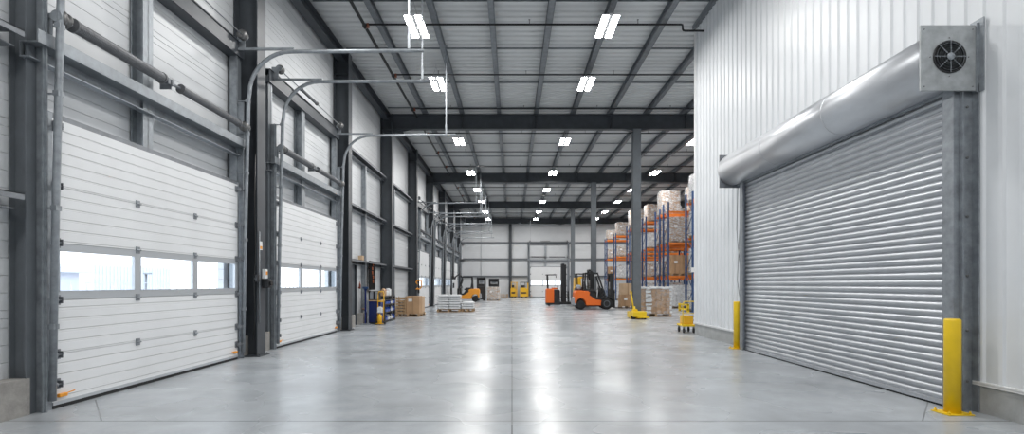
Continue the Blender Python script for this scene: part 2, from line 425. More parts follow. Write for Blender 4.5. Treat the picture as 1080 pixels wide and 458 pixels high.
# ---------------------------------------------------------------- sectional door (local: Y along the wall, X to the room)
def make_door():
    r = root('door_1', '', 'door', kind='structure')
    Y0, Y1 = 0, DW
    xf = 0.0                      # room face of the leaf
    secs = [(.03, .655), (.655, 1.31), (1.31, 2.0), (2.0, 2.68), (2.68, 3.5)]
    for i, (a, b) in enumerate(secs):
        if i == 2: continue
        n = max(1, round((b-a)/.135)); p = (b-a)/n
        prof = [(-.045, a+.004), (xf-.006, a+.004)]
        for k in range(n):
            z = a+k*p
            prof += [(xf, z+.004), (xf, z+p-.004)]
            if k < n-1: prof += [(xf-.0025, z+p)]
        prof += [(xf-.006, b-.003), (-.02, b-.003), (-.02, b+.004), (-.045, b+.004)]
        m = MB(); m.prism(prof, 'y', Y0, Y1)
        # steel end caps of the panel
        m.build('panel', 'panel', r)
    # glazed section
    a, b = secs[2]
    m = MB()
    m.box(-.045, .004, Y0, Y1, a+.004, a+.1); m.box(-.045, .004, Y0, Y1, b-.085, b-.003); m.box(-.045, -.03, Y0, Y1, b-.003, b+.004)
    cuts = [0, 1.44, 2.85, DW]
    for i, c in enumerate(cuts):
        w0, w1 = (c, c+.09) if i == 0 else ((c-.09, c) if i == 3 else (c-.055, c+.055))
        m.box(-.045, .004, w0, w1, a+.1, b-.085)
    wp = m.build('window_panel', 'alu', r)
    for i in range(3):
        m = MB(); m.box(-.026, -.02, cuts[i]+.05, cuts[i+1]-.05, a+.09, b-.075); m.build('pane', 'glass', wp)
        m = MB()
        y0_, y1_ = cuts[i]+(.09 if i == 0 else .055), cuts[i+1]-(.09 if i == 2 else .055)
        for q in ((y0_, y1_, a+.1, a+.112), (y0_, y1_, b-.097, b-.085), (y0_, y0_+.012, a+.1, b-.085), (y1_-.012, y1_, a+.1, b-.085)):
            m.box(-.018, .007, *q)
        m.build('glazing_bead', 'alu', wp)
    m = MB(); m.box(-.05, .006, Y0, Y1, .0, .045, .008); m.build('bottom_seal', 'rubber', r)
    m = MB(); m.box(-.05, .012, Y0, Y1, .045, .085); m.build('bottom_rail', 'alu', r)
    # hinges at the seams
    for z in (.655, 1.31, 2.0, 2.68):
        for yy in (1.44, 2.85):
            m = MB(); m.box(0, .012, yy-.04, yy+.04, z-.05, z+.05); m.cyl((.018, yy-.045, z), (.018, yy+.045, z), .014, 8)
            m.build('hinge', 'galv', r)
    # rollers with brackets at both ends
    for z in (.3, .655, 1.31, 2.0, 2.68, 3.4):
        for yy, s in ((.05, -1), (DW-.05, 1)):
            m = MB(); m.box(0, .015, yy-.05, yy+.05, z-.06, z+.06); m.box(.0, .09, yy+s*.005-.005, yy+s*.005+.005, z-.04, z+.04)
            m.cyl((.07, yy-s*.02, z), (.07, yy+s*.12, z), .01, 6); m.cyl((.07, yy+s*.07, z), (.07, yy+s*.1, z), .028, 10)
            m.build('roller', 'galv_dull', r)
    # amber lock on the bottom corner
    for yy, s in ((.12, 1), (DW-.12, -1)):
        m = MB(); m.box(.0, .04, yy-.06, yy+.06, .13, .175, .008); m.beam((.03, yy+s*.05, .165), (.04, yy+s*.16, .18), .012, .012)
        m.build('lock', 'amber', r)
    # jambs: stepped angle beside the leaf, tall posts behind it
    for yy, s in ((0, -1), (DW, 1)):
        m = MB()
        def bx(x0, x1, a, b, z0, z1, mm=m): mm.box(x0, x1, min(yy+s*a, yy+s*b), max(yy+s*a, yy+s*b), z0, z1)
        bx(-.06, .0, .0, .06, 0, 3.55); bx(-.06, .06, .13, .145, 0, 5.2); bx(.02, .035, .13, .17, 0, 5.2); bx(-.2, -.06, .08, .13, 0, 6.3)
        bx(-.2, -.06, .13, .135, 0, 6.3)
        m.build('jamb', 'galv', r)
        m = MB(); bx(-.265, -.25, .14, .27, 0, 6.3, m); bx(-.25, -.08, .19, .205, 0, 6.3, m); bx(-.08, -.065, .14, .27, 0, 6.3, m)
        m.build('post', 'colgrey', r)
        # track: nearly upright, bends, then runs level into the room
        t = MB(); ty = yy+s*.08; X0, X1 = .07, .2; R = .85; zt = 6.2
        pts = [(X0, ty, .12), (X0+.04, ty, 2.4), (X1-.02, ty, zt-R-.1)]
        for k in range(0, 10):
            an = k/9*PI/2; pts.append((X1+R-R*math.cos(an), ty, zt-R+R*math.sin(an)))
        pts += [(3.72, ty, zt+.02)]
        t.tube(pts, .04, 8); t.build('track', 'galv', r)
        t = MB()
        for z in (1.0, 2.4, 3.75, 4.55, 5.2): t.beam((-.02, ty, z), (X0+.12*z/6, ty, z), .04, .012); t.box(X0+.12*z/6-.04, X0+.12*z/6+.03, ty-.04, ty+.04, z-.03, z+.03)
        t.beam((-.1, ty, 6.25), (1.1, ty, 6.25), .03, .05)
        t.build('track_bracket', 'galv', r)
        t = MB(); t.beam((3.42, ty, zt), (3.42, ty, 9.02), .035, .012); t.beam((3.42, ty, zt+.05), (3.42, ty, zt+.35), .05, .03); t.box(3.38, 3.46, ty-.05, ty+.05, 9.0, 9.02)
        t.build('hanger', 'galv', r)
    # lintel angle, header beam with springs
    m = MB(); m.box(-.2, -.05, -.1, DW+.1, 3.5, 3.515); m.box(-.065, -.05, -.1, DW+.1, 3.5, 3.58); m.build('lintel', 'galv_dull', r)
    m = MB(); m.box(-.12, .1, -.3, DW+.25, 4.27, 4.285); m.box(.085, .1, -.3, DW+.25, 4.28, 4.42); m.box(-.12, -.105, -.3, DW+.25, 4.1, 4.28)
    m.box(-.105, .0, -.3, DW+.25, 4.1, 4.112)
    m.build('header', 'galv', r)
    m = MB(); m.box(-.27, -.02, -.3, DW+.3, 6.12, 6.14); m.box(-.04, -.02, -.3, DW+.3, 6.12, 6.4); m.box(-.27, .0, -.3, DW+.3, 6.4, 6.42); m.build('upper_header', 'dark', r)
    for yy in (1.77,):
        m = MB(); m.box(-.24, -.07, yy-.012, yy+.012, 3.5, 6.12); m.box(-.09, -.07, yy-.11, yy+.11, 3.5, 6.12); m.box(-.26, -.24, yy-.11, yy+.11, 3.5, 6.12); m.build('post', 'galv', r)
    sx, sz = .14, 4.66
    for (x, z, sp) in ((sx, sz, ((.12, 1.78, .076), (2.22, 4.05, .064))), (.1, 6.5, ((1.2, 2.3, .04),))):
        m = MB(); m.cyl((x, -.08, z), (x, DW+.1, z), .013, 8); m.build('shaft', 'galv', r)
        for a, b, rad in sp:
            pr = [(a, .012), (a, rad+.012), (a+.03, rad+.012), (a+.03, rad)]; yq = a+.04
            while yq < b-.04:
                pr += [(yq, rad), (yq+.012, rad-.006)]; yq += .024
            pr += [(b-.03, rad), (b-.03, rad+.012), (b, rad+.012), (b, .012)]
            m = MB(); m.lathe(pr, (x, 0, z), 'y', 14, False); m.build('spring', 'spring', r)
        for yy, s in ((-.02, -1), (DW+.02, 1)):
            m = MB(); pr = [(-.05, .02), (-.05, .1), (-.035, .1), (-.03, .075), (.03, .06), (.035, .09), (.05, .09), (.05, .02)]
            m.lathe(pr, (x, yy, z), 'y', 18); m.build('cable_drum', 'castal', r)
            m = MB(); m.cyl((x, yy+s*.085, z), (x, yy+s*.095, z), .07, 14); m.box(-.06, x, yy+s*.09-.004, yy+s*.09+.004, z-.05, z+.03); m.box(-.06, .1, yy+s*.09-.004, yy+s*.09+.004, z-.24, z-.03); m.build('bearing_plate', 'galv', r)
    m = MB(); m.box(.1, .18, 1.86, 1.92, sz-.05, sz+.05, .006); m.box(-.02, .16, 1.96, 1.975, sz-.1, sz+.02); m.box(.09, .19, 1.94, 2.0, sz-.05, sz+.05, .01)
    m.cyl((.14, 1.8, sz), (.14, 2.2, sz), .025, 10); m.build('spring_coupling', 'galv_dull', r)
    # lift cables from the drums to the bottom corners
    for yy in (-.02, DW+.02):
        m = MB(); m.cyl((.05, yy, .15), (.12, yy, 4.6), .004, 5); m.build('lift_cable', 'galv', r)
    return r
dr = make_door()
dl = ['nearest white sectional door in the left wall, three glazed panes across it',
      'second white sectional door in the left wall, right of the dark column with the black control switch',
      'third white sectional door in the left wall, beyond the cardboard boxes',
      'fourth white sectional door in the left wall, behind the white sacks',
      'fifth white sectional door in the left wall, behind the amber truck',
      'farthest white sectional door in the left wall, near the end wall']
dr.location = (-5.5, DOORY[0], 0); dr['label'] = dl[0]
for k, yy in enumerate(DOORY[1:]): dup(dr, (-5.5, yy, 0), dl[k+1], name='door_%d' % (k+2))
bd = dup(dr, (BX, YB-.25, 0), 'white sectional door in the far end wall, left of the orange trucks', rz=-PI/2, name='door_7')

# personnel door in the left wall
r = root('door_8', 'narrow grey personnel door in the left wall beside the second sectional door', 'door', kind='structure')
m = MB(); m.box(XW-.1, XW+.03, 18.75, 18.82, 0, 2.3); m.box(XW-.1, XW+.03, 19.53, 19.6, 0, 2.3); m.box(XW-.1, XW+.03, 18.82, 19.53, 2.23, 2.3); m.build('door_frame', 'dark', r)
m = MB(); m.box(XW-.08, XW-.03, 18.82, 19.53, .01, 2.23, .004); lf = m.build('leaf', 'colgrey', r)
m = MB(); m.cyl((XW-.03, 18.92, 1.02), (XW+.03, 18.92, 1.02), .012, 8); m.beam((XW+.03, 18.91, 1.02), (XW+.03, 19.05, 1.02), .018, .018); m.build('handle', 'galv', lf)
settle(r)

# back wall frame
r = root('wall_frame', 'grey girts and posts of the far end wall', 'wall framing')
for z in (2.5, 4.5, 6.4):
    for a, b in ((-5.7, BX-.3), (BX+DW+.35, XE)) if z < 6 else ((-5.7, XE),):
        m = MB(); m.box(a, b, YB-.22, YB-.005, z-.02, z); m.box(a, b, YB-.22, YB-.2, z-.16, z); m.build('girt', 'colgrey', r)
for x in (-3.6, -.2, 9.6, 13.5, 17.5):
    m = MB(); w = .11 if x == -3.6 else .17
    if x == -3.6: m.box(x-.02, x+.02, YB-.1, YB-.005, .0, 8.9)
    else: m.box(x-w, x+w, YB-.3, YB-.28, 0, 9.0); m.box(x-.012, x+.012, YB-.28, YB-.005, 0, 9.0)
    m.build('post', 'dark' if x != -3.6 else 'galv', r)
settle(r)

# ---------------------------------------------------------------- roof steel
MAINY = [C1-12.24+.02, C1+.02, COLY[2], COLY[4], COLY[6], COLY[8]-.3]
MAINY = [-1.1, 11.13, 23.37, 35.61, 47.85, 59.9]
bl = ['behind the viewer', 'over the nearest dark column, above the frame', 'nearest in view, spanning above the tall grey column', 'second in view, behind the tall grey column', 'third in view', 'farthest, close to the end wall']
for k, y in enumerate(MAINY):
    m = MB(); m.ibeam((-5.27 if 1 else 0, y, 8.66), (XE, y, 8.66), .66, .26, .025, .014)
    # haunches and stiffeners at columns
    for xc in (5.49,):
        if y > YC: m.prism([(xc-.7, 8.34), (xc, 8.24), (xc+.7, 8.34)], 'y', y-.12, y+.12)
    m.prism([(-5.27, 8.34), (-5.27, 8.16), (-4.3, 8.34)], 'y', y-.012, y+.012)
    for xs in [-5.49+1.645*2*j for j in range(1, 9)]: m.box(xs-.01, xs+.01, y-.12, y+.12, 8.36, 8.96)
    solo('roof_beam', m, 'dark', 'deep dark steel roof beam across the hall, '+bl[k], 'beam', 'main roof beams')
PX = [-3.87+1.645*k for k in range(17)]
for k, x in enumerate(PX):
    m = MB(); yb = YC if x > XR-.3 else -9
    m.ibeam((x, yb, 9.14), (x, YB, 9.14), .24, .15, .012, .02)
    if x < XR: m.cyl((x+.09, yb, 9.03), (x+.09, YB, 9.03), .012, 6)
    solo('roof_purlin', m, 'purlin', 'grey roof purlin running the length of the hall, %s from the left wall' % ORD[k], 'purlin', 'roof purlins')
# bridging angles (thin) between purlins
ys = []; y = .0257*F
while y < 58: ys.append(y); y += 2.9
for k, y in enumerate(ys):
    m = MB(); xe = XR-.1 if y < YC else XE
    m.box(-5.4, xe, y-.02, y+.02, 9.2, 9.215); m.box(-5.4, xe, y-.02, y-.014, 9.16, 9.2)
    solo('bridging_angle', m, 'purlin', 'thin grey bridging angle under the roof deck, %s one from the front' % ORD[k], 'roof brace', 'thin roof braces')
# sprinkler pipes
m = MB(); m.cyl((-4.2, -9, 8.88), (-4.2, 60, 8.88), .045, 12)
y = .0271*F
PY = []
while y < 59: PY.append(y+(.45 if abs(y-47.85) < .3 or abs(y-59.9) < .3 else 0)); y += 3.63
for y in PY: m.cyl((-4.2, y-.07, 8.88), (-4.2, y+.07, 8.88), .065, 12)
r = root('sprinkler_main', 'dark sprinkler main pipe with branch tees running along the hall near the left wall', 'pipe')
m.build('pipe', 'black', r)
m = MB()
for y in PY: m.lathe([(-.035, .05), (-.035, .07), (.035, .07), (.035, .05)], (-4.12, y, 8.9), 'x', 12)
build_each(m, 'tee_coupling', mat('red_brown_coupling', (.28,.09,.05), .5), r)
settle(r)
for k, y in enumerate(PY):
    xe = 5.0 if y < YC else XE-.2
    if k == 0:
        ln = 'dark sprinkler branch pipe nearest the front, stepping down into the white ribbed wall'
    else: ln = 'dark sprinkler branch pipe across the hall, %s from the front' % ORD[k]
    r = root('sprinkler_branch', ln, 'pipe', 'sprinkler branch pipes')
    m = MB()
    if y < YC+.01:
        m.tube([(-4.2, y, 8.93), (4.82, y, 8.93), (4.87, y, 8.92), (4.88, y, 8.86), (4.88, y, 8.8), (4.9, y, 8.76), (4.95, y, 8.75), (5.52, y, 8.75)], .03, 8)
    else: m.cyl((-4.2, y, 8.93), (xe, y, 8.93), .028, 8)
    m.build('pipe', 'black', r)
    x = -2.6; m = MB()
    while x < xe-.3:
        m.cyl((x, y, 8.95), (x, y, 9.06), .012, 6); m.lathe([(0, .008), (0, .03), (.008, .03), (.012, .008)], (x, y, 9.06), 'z', 8); x += 3.1
    build_each(m, 'sprinkler_head', 'castal', r)
    settle(r)
# free-standing columns
fc = ['tall grey steel column standing alone, with the yellow pallet truck parked at its foot', 'tall grey steel column rising behind the orange forklift', 'tall grey steel column rising behind the dark mast of the reach truck']
for k, y in enumerate(MAINY[2:5]):
    r = root('steel_column', fc[k], 'column', 'free-standing columns')
    m = MB(); X = 5.49
    m.box(X-.17, X+.17, y-.17, y-.15, 0, 8.33); m.box(X-.17, X+.17, y+.15, y+.17, 0, 8.33); m.box(X-.01, X+.01, y-.15, y+.15, 0, 8.33)
    m.build('shaft', 'colgrey', r)
    m = MB(); m.box(X-.27, X+.27, y-.27, y+.27, .002, .025); m.build('base_plate', 'colgrey', r)
    settle(r, (X, y, 0))

# ---------------------------------------------------------------- ceiling lamps
def make_lamp():
    r = root('ceiling_lamp', '', 'lamp', 'ceiling lamps')
    m = MB(); m.prism([(-.07,0),(.07,0),(.05,.05),(-.05,.05)], 'y', -.62, .62)
    for s in (-1, 1): m.prism([(s*.14-.1, -.012), (s*.14+.1, -.012), (s*.14+.07, .012), (s*.14-.07, .012)], 'y', -.64, .64)
    m.build('housing', 'white', r)
    for s in (-1, 1):
        m = MB(); x = s*.14
        v = [m.bm.verts.new(p) for p in ((x-.085, -.62, -.016), (x-.085, .62, -.016), (x+.085, .62, -.016), (x+.085, -.62, -.016))]
        m.bm.faces.new(v)
        m.build('led_panel', 'led', r)
    for yy in (-.5, .5):
        m = MB(); m.cyl((-.12, yy, .01), (0, yy, .4), .005, 5); m.cyl((.12, yy, .01), (0, yy, .4), .005, 5); m.cyl((0, yy, .4), (0, yy, .48), .005, 5)
        m.build('hanger_wire', 'galv', r)
    return r
lamp = make_lamp()
ZL = 8.55
def lp(y): return (ZL-1.5)*F/(300-y)
rowY = [lp(v) for v in (28, 88.5, 149.5, 182.5, 200.5, 213, 223.5, 231)]
rows = [(-2.6, [-5.5, 1.5, 8.3]+rowY, 'left'), (2.6, [-5.5, 1.5, 8.3]+rowY, 'middle'), (9.03, [20.5]+rowY[2:], 'right'), (15.5, [20.5]+rowY[2:], 'far right')]
first = True
for x, yl, nm in rows:
    for j, y in enumerate(yl):
        if x < 6: lb = 'bright twin-bar ceiling lamp in the %s row, %s' % (nm, ('behind the viewer', 'overhead', 'just above the frame', 'nearest in view')[j] if j < 4 else '%s in view from the front' % ORD[j-3])
        else: lb = 'bright twin-bar ceiling lamp in the %s row over the racks, %s from the front' % (nm, ORD[j])
        if first: lamp.location = (x, y, ZL); lamp['label'] = lb; first = False
        else: dup(lamp, (x, y, ZL), lb)

# ---------------------------------------------------------------- roller shutter on the block
r = root('roller_shutter', 'large galvanised roller shutter with round coil housing in the white ribbed wall', 'shutter')
XC = 5.33; y0, y1 = 6.38, 12.05
p = .094; prof = [(XC-.03, .0), (XC-.03, .07)]; z = .07
while z < 4.0:
    for k in range(1, 8):
        a = k/8*PI; prof.append((XC-.027*math.sin(a)**.8, z+p*.88*k/8))
    prof += [(XC+.006, z+p*.9), (XC+.006, z+p)]; z += p
m = MB(); m.ribbon(prof, 'y', y0, y1, False)
cu = m.build('curtain', 'slat', r)
m = MB(); m.box(XC-.035, XC+.01, y0, y1, .02, .075, .004); m.build('bottom_bar', 'slat', r)
m = MB(); m.box(XC-.03, XC+.0, y0, y1, .0, .022); m.build('bottom_seal', 'rubber', r)
for yy, s in ((y0, -1), (y1, 1)):
    m = MB(); Z = 3.85
    def bx(x0, x1, a, b, mm=m): mm.box(x0, x1, min(yy+s*a, yy+s*b), max(yy+s*a, yy+s*b), 0, Z)
    bx(XC-.1, XC-.085, -.05, .1); bx(XC-.1, XR-.005, .1, .112); bx(XC+.03, XC+.045, -.05, .1); bx(XR-.02, XR-.005, .1, .2); bx(XC-.03, XC-.018, .112, .16)
    m.build('guide_rail', 'galv', r)
    m = MB()
    for z in (.35, .95, 1.6, 2.3, 3.0, 3.6):
        m.lathe([(0, .016), (-.012, .016), (-.014, .008)] if s < 0 else [(0, .016), (.012, .016), (.014, .008)], (XC+.06, yy+s*.112, z), 'y', 8)
    build_each(m, 'bolt', 'castal', r, .3)
# coil housing: round hood along the wall
CX, CZ, RR = 5.165, 4.18, .355
prof = []
for k in range(0, 41):
    a = math.radians(-62 + 318*k/40 + 62)     # from the wall side over the room side, open at the slot
    a = math.radians(34 + 286*k/40)
    prof.append((CX+RR*math.cos(a), CZ+RR*math.sin(a)))
m = MB(); m.ribbon(prof, 'y', 6.226, 12.385, True); 
for yy in (8.25, 10.3): m.ribbon([(CX+(RR+.003)*math.cos(math.radians(40+270*k/40)), CZ+(RR+.003)*math.sin(math.radians(40+270*k/40))) for k in range(41)], 'y', yy-.015, yy+.015, True)
hood = m.build('coil_hood', 'roll', r)
md = hood.modifiers.new('s', 'SOLIDIFY'); md.thickness = .004; md.offset = -1
m = MB(); m.box(XC-.13, XC-.1, 6.27, 12.36, 3.84, 3.9); m.box(XC-.07, XC-.05, 6.27, 12.36, 3.8, 3.9); m.box(XC-.13, XC-.05, 6.27, 12.36, 3.9, 3.91); m.build('lintel_angle', 'galv', r)
m = MB(); m.cyl((CX, 6.3, CZ), (CX, 12.36, CZ), .2, 24); m.build('coil_barrel', 'slat', r)
# near end plate with fan, far end plate
m = MB(); m.box(4.79, 5.455, 6.2, 6.225, 3.77, 4.54, .004)
ep = m.build('end_plate', mat('spangled_galvanised_plate', (.4,.42,.43), .5, .45, .2, 7, .08, 30), r)
m = MB(); m.box(5.455, XR, 6.12, 6.3, 3.75, 4.6); m.box(5.43, 5.46, 6.18, 6.2, 3.75, 4.56); m.build('mounting_angle', 'galv', r)
fx, fz = 5.125, 4.165
m = MB(); m.lathe([(0, .17), (-.012, .17), (-.012, .192), (0, .192)], (fx, 6.2, fz), 'y', 32); 
fg = m.build('fan_ring', 'black', r)
m = MB(); m.lathe([(0, .01), (0, .17), (-.004, .17), (-.004, .01)], (fx, 6.198, fz), 'y', 32); m.build('fan_recess', 'rubber', r)
m = MB()
for k in range(9):
    a = 2*PI*k/9; ca, sa = math.cos(a), math.sin(a)
    q = [(.04, -.02), (.155, -.05), (.16, .03), (.04, .02)]
    vs = [m.bm.verts.new((fx+u*ca-v*sa, 6.19+(.004 if v > 0 else 0), fz+u*sa+v*ca)) for u, v in q]; m.bm.faces.new(vs)
m.build('fan_blades', mat('dark_fan_blade', (.05,.05,.055), .4), r)
m = MB()
for k in range(8):
    a = 2*PI*k/8+PI/2; m.beam((fx+.03*math.cos(a), 6.178, fz+.03*math.sin(a)), (fx+.185*math.cos(a), 6.178, fz+.185*math.sin(a)), .006, .007, up=(0,1,0))
for q in (.07, .1, .13, .16):
    m.lathe([(-.002, q-.002), (-.004, q), (-.002, q+.002)], (fx, 6.18, fz), 'y', 32)
m.build('fan_guard', 'galv', r)
m = MB(); m.lathe([(0, .045), (-.012, .045), (-.018, .03), (-.02, .005)], (fx, 6.182, fz), 'y', 20); m.build('fan_hub', 'galv', r)
m = MB()
for k in range(4):
    a = PI/2*k; m.lathe([(0, .008), (-.006, .006)], (fx+.225*math.cos(a), 6.2, fz+.225*math.sin(a)), 'y', 6)
for q in ((4.83, 3.82), (4.83, 4.49), (5.4, 3.82), (5.4, 4.49)): m.lathe([(0, .009), (-.006, .006)], (q[0], 6.2, q[1]), 'y', 6)
build_each(m, 'screw', 'castal', r, .03)
m = MB(); m.box(4.86, 5.455, 12.39, 12.41, 3.76, 4.53, .004); m.build('end_plate', 'galv_dull', r)
# pull cords at the far side
for k, (dy, x) in enumerate(((12.75, 5.38), (12.5, 5.36))):
    m = MB(); m.tube([(x, 12.45+.1*k, 3.8), (x, 12.5+.12*k, 2.8), (x+.01, dy-.1, 1.6), (x+.02, dy-.2, 1.2)], .006, 6)
    m.build('pull_cord', 'black', r)
m = MB(); m.box(XR-.05, XR-.005, 12.27, 12.33, .75, 1.75); m.build('locking_strip', 'white', r)
m = MB(); m.box(XR-.06, XR-.05, 12.28, 12.32, 1.05, 1.6); m.build('strip_marking', 'black', r)
settle(r, (XC, (y0+y1)/2, 0))

# ---------------------------------------------------------------- bollards
def bollard(x, y, label):
    r = root('bollard', label, 'bollard', 'yellow bollards')
    m = MB(); R = .083
    m.lathe([(.012, R), (1.08, R), (1.095, R-.006), (1.1, R-.02)], (x, y, 0), 'z', 32); m.build('post', 'yellow', r)
    m = MB(); m.box(x-.15, x+.15, y-.13, y+.13, .002, .014, .002); m.build('base_plate', 'yellow', r)
    for sx in (-1, 1):
        for sy in (-1, 1):
            m = MB(); m.cyl((x+sx*.12, y+sy*.1, .014), (x+sx*.12, y+sy*.1, .034), .014, 6); m.cyl((x+sx*.12, y+sy*.1, .034), (x+sx*.12, y+sy*.1, .045), .008, 8); m.build('bolt', 'yellow', r)
    return settle(r, (x, y, 0))
bollard(5.12, 6.15, 'yellow steel bollard in front of the near guide rail of the roller shutter')
bollard(5.25, 12.33, 'yellow steel bollard at the far end of the roller shutter')

# ---------------------------------------------------------------- things fixed to the nearest column
def colthings():
    y = COLY[0]
    m = MB(); m.tube([(-5.25, y-.13, 2.6), (-5.25, y-.13, .7)], .012, 6); 
    solo('conduit', m, 'galv', 'thin grey conduit clipped down the nearest dark column', 'conduit')
    m = MB(); m.tube([(-5.3, y-.2, 4.2), (-5.3, y-.24, 3.2), (-5.3, y-.2, 2.2), (-5.3, y-.26, 1.5), (-5.3, y-.22, .8), (-5.34, y-.22, .35)], .012, 6)
    solo('cable', m, 'black', 'black cable hanging down the side of the nearest dark column', 'cable')
    r = root('control_switch', 'white and black door control switch fixed to the nearest dark column', 'switch')
    m = MB(); m.box(-5.27, -5.2, y+.02, y+.14, 1.62, 1.82, .008); m.build('enclosure', 'white', r)
    m = MB(); m.box(-5.27, -5.12, y+.0, y+.16, 1.42, 1.6, .02); m.cyl((-5.12, y+.08, 1.52), (-5.08, y+.08, 1.52), .05, 14); m.build('rotary_switch', 'black', r)
    m = MB(); m.box(-5.2, -5.19, y+.05, y+.11, 1.7, 1.77); m.build('push_button', 'amber', r)
    settle(r)
    m = MB(); m.box(-5.27, -5.262, y-.1, y+.02, 2.22, 2.4); s = solo('warning_sign', m, 'paper', 'small white and orange sticker on the nearest dark column', 'sign')
    m = MB(); m.box(-5.262, -5.26, y-.09, y+.01, 2.24, 2.3); o = m.build('orange_band', 'amber', s); o.data.transform(Matrix.Translation(-s.location))
    m = MB(); m.box(-5.27, -5.2, y-.3, y-.22, 1.55, 1.7, .01); 
    m.box(-5.3, -5.27, y-.29, y-.18, 1.6, 1.64)
    solo('cable_joint', m, 'black', 'small black cable joint box on the near edge of the nearest dark column', 'box')
colthings()

# ---------------------------------------------------------------- pallets and loads
def pallet_mb(w=1.2, d=1.0, m=None, ox=0, oy=0):
    m = m or MB()
    for k in range(6): 
        a = -d/2+k*(d-.1)/5; m.box(ox-w/2, ox+w/2, oy+a, oy+a+.1, .125, .144)
    for x in (-w/2, -.05, w/2-.1): m.box(ox+x, ox+x+.1, oy-d/2, oy+d/2, .1, .125)
    for x in (-w/2, -.05, w/2-.1):
        for y in (-d/2, -.05, d/2-.1): m.box(ox+x, ox+x+.1, oy+y, oy+y+.1, .022, .1)
    for y in (-d/2, -.05, d/2-.1): m.box(ox-w/2, ox+w/2, oy+y, oy+y+.1, 0, .022)
    return m
def crumple(w, d, z0, z1, amt=.025, seed=0):
    rnd = random.Random(seed); m = MB(); nx, nz = 9, 9
    m.box(-w/2, w/2, -d/2, d/2, z0, z1)
    bmesh.ops.subdivide_edges(m.bm, edges=m.bm.edges[:], cuts=7, use_grid_fill=True)
    for v in m.bm.verts:
        n = Vector((v.co.x/(w/2), v.co.y/(d/2), 0))
        k = rnd.uniform(-.2, 1)*amt
        v.co += Vector((n.x*k if abs(n.x) > .95 else 0, n.y*k if abs(n.y) > .95 else 0, rnd.uniform(-.3, 1)*amt if v.co.z > z1-.01 else 0))
    for f in m.bm.faces: f.smooth = False
    return m
def load(kind, w, d, h, label, seed):
    """pallet load: pallet, cartons, film"""
    rnd = random.Random(seed)
    r = root('pallet_load', label, 'pallet load', 'goods on pallets')
    pallet_mb(w, d).build('pallet', 'wood', r)
    z = .146; nx, ny = (3, 2) if kind != 'big' else (2, 1); nl = max(1, round((h-.15)/(.3 if kind != 'big' else .55))); ph = (h-.146)/nl
    cm = 'card' if kind in ('card', 'big') else ('card2' if kind == 'mixed' else 'white')
    m = MB()
    for l in range(nl):
        for i in range(nx):
            for j in range(ny):
                a = -w/2+.02+i*(w-.04)/nx; b = -d/2+.02+j*(d-.04)/ny; g = .006
                jx, jy = rnd.uniform(-.01, .01), rnd.uniform(-.01, .01)
                m.box(a+g+jx, a+(w-.04)/nx-g+jx, b+g+jy, b+(d-.04)/ny-g+jy, z+l*ph+.002, z+(l+1)*ph-.004, .006)
    m.build('carton_stack', cm, r)
    m = MB()
    for l in range(nl):
        for i in range(nx):
            a = -w/2+.02+(i+.5)*(w-.04)/nx; m.box(a-.03, a+.03, -d/2+.0, -d/2+.008, z+l*ph+.004, z+(l+1)*ph-.006)
    if kind != 'white': m.build('packing_tape', 'tape', r)
    else: m.bm.free()
    if kind != 'big': crumple(w+.02, d+.02, .1, h+.012, .03, seed).build('stretch_wrap', 'wrap', r)
    m = MB(); m.box(-w*.3, -w*.3+.2, -d/2-.045, -d/2-.04, h*.6, h*.6+.15); m.build('paper_label', 'paper', r)
    return r

# racks
RX = 9.7; BW = 2.75; LV = (2.02, 4.08, 6.04)
def rack(yf, nb, label, htop):
    r = root('pallet_rack', label, 'rack', 'pallet racks'); D = 1.1
    for k in range(nb+1):
        x = RX+k*BW; m = MB()
        for y in (yf, yf+D):
            m.box(x-.05, x+.05, y-.04, y-.03 if y == yf else y+.04, 0, htop) if 0 else m.box(x-.05, x+.05, y-.035, y+.035, 0, htop)
        n = 6
        for q in range(n):
            z0 = .15+q*(htop-.3)/n; z1 = z0+(htop-.3)/n
            a, b = (yf, yf+D) if q % 2 else (yf+D, yf)
            m.beam((x, a, z0), (x, b, z1), .03, .03); m.beam((x, yf, z0), (x, yf+D, z0), .03, .03)
        for y in (yf, yf+D): m.box(x-.09, x+.09, y-.08, y+.08, 0, .012)
        m.build('upright_frame', 'rackblue', r)
    for k in range(nb):
        for z in LV:
            for y in (yf-.045, yf+D+.045):
                m = MB(); m.box(RX+k*BW+.05, RX+(k+1)*BW-.05, y-.02, y+.02, z-.13, z); 
                for e in (RX+k*BW+.05, RX+(k+1)*BW-.05): m.box(e-.02, e+.02, y-.028, y+.028, z-.18, z+.04)
                m.build('beam', 'rackorange', r)
    # end guard
    m = MB(); m.box(RX-.35, RX-.27, yf-.2, yf+D+.2, .35, .43); m.box(RX-.35, RX-.27, yf-.2, yf+D+.2, .1, .2)
    for y in (yf-.2, yf+D+.1): m.box(RX-.36, RX-.24, y, y+.1, 0, .45)
    m.build('end_guard', 'yellow', r)
    return settle(r, (RX, yf, 0))
rk = [(.0509, 'nearest blue and orange pallet rack, cut off by the edge of the white ribbed wall', 2, 6.5), (.0588, 'second blue and orange pallet rack from the front', 2, 6.6),
      (.0622, 'third blue and orange pallet rack, back to back with the second', 2, 6.4), (.0686, 'fourth blue and orange pallet rack from the front', 2, 6.4), (.0782, 'fifth blue and orange pallet rack from the front', 3, 6.4),
      (.0885, 'sixth blue and orange pallet rack, second from the far end', 3, 6.3), (.097, 'farthest blue and orange pallet rack beside the end wall', 3, 6.2)]
protos = {}
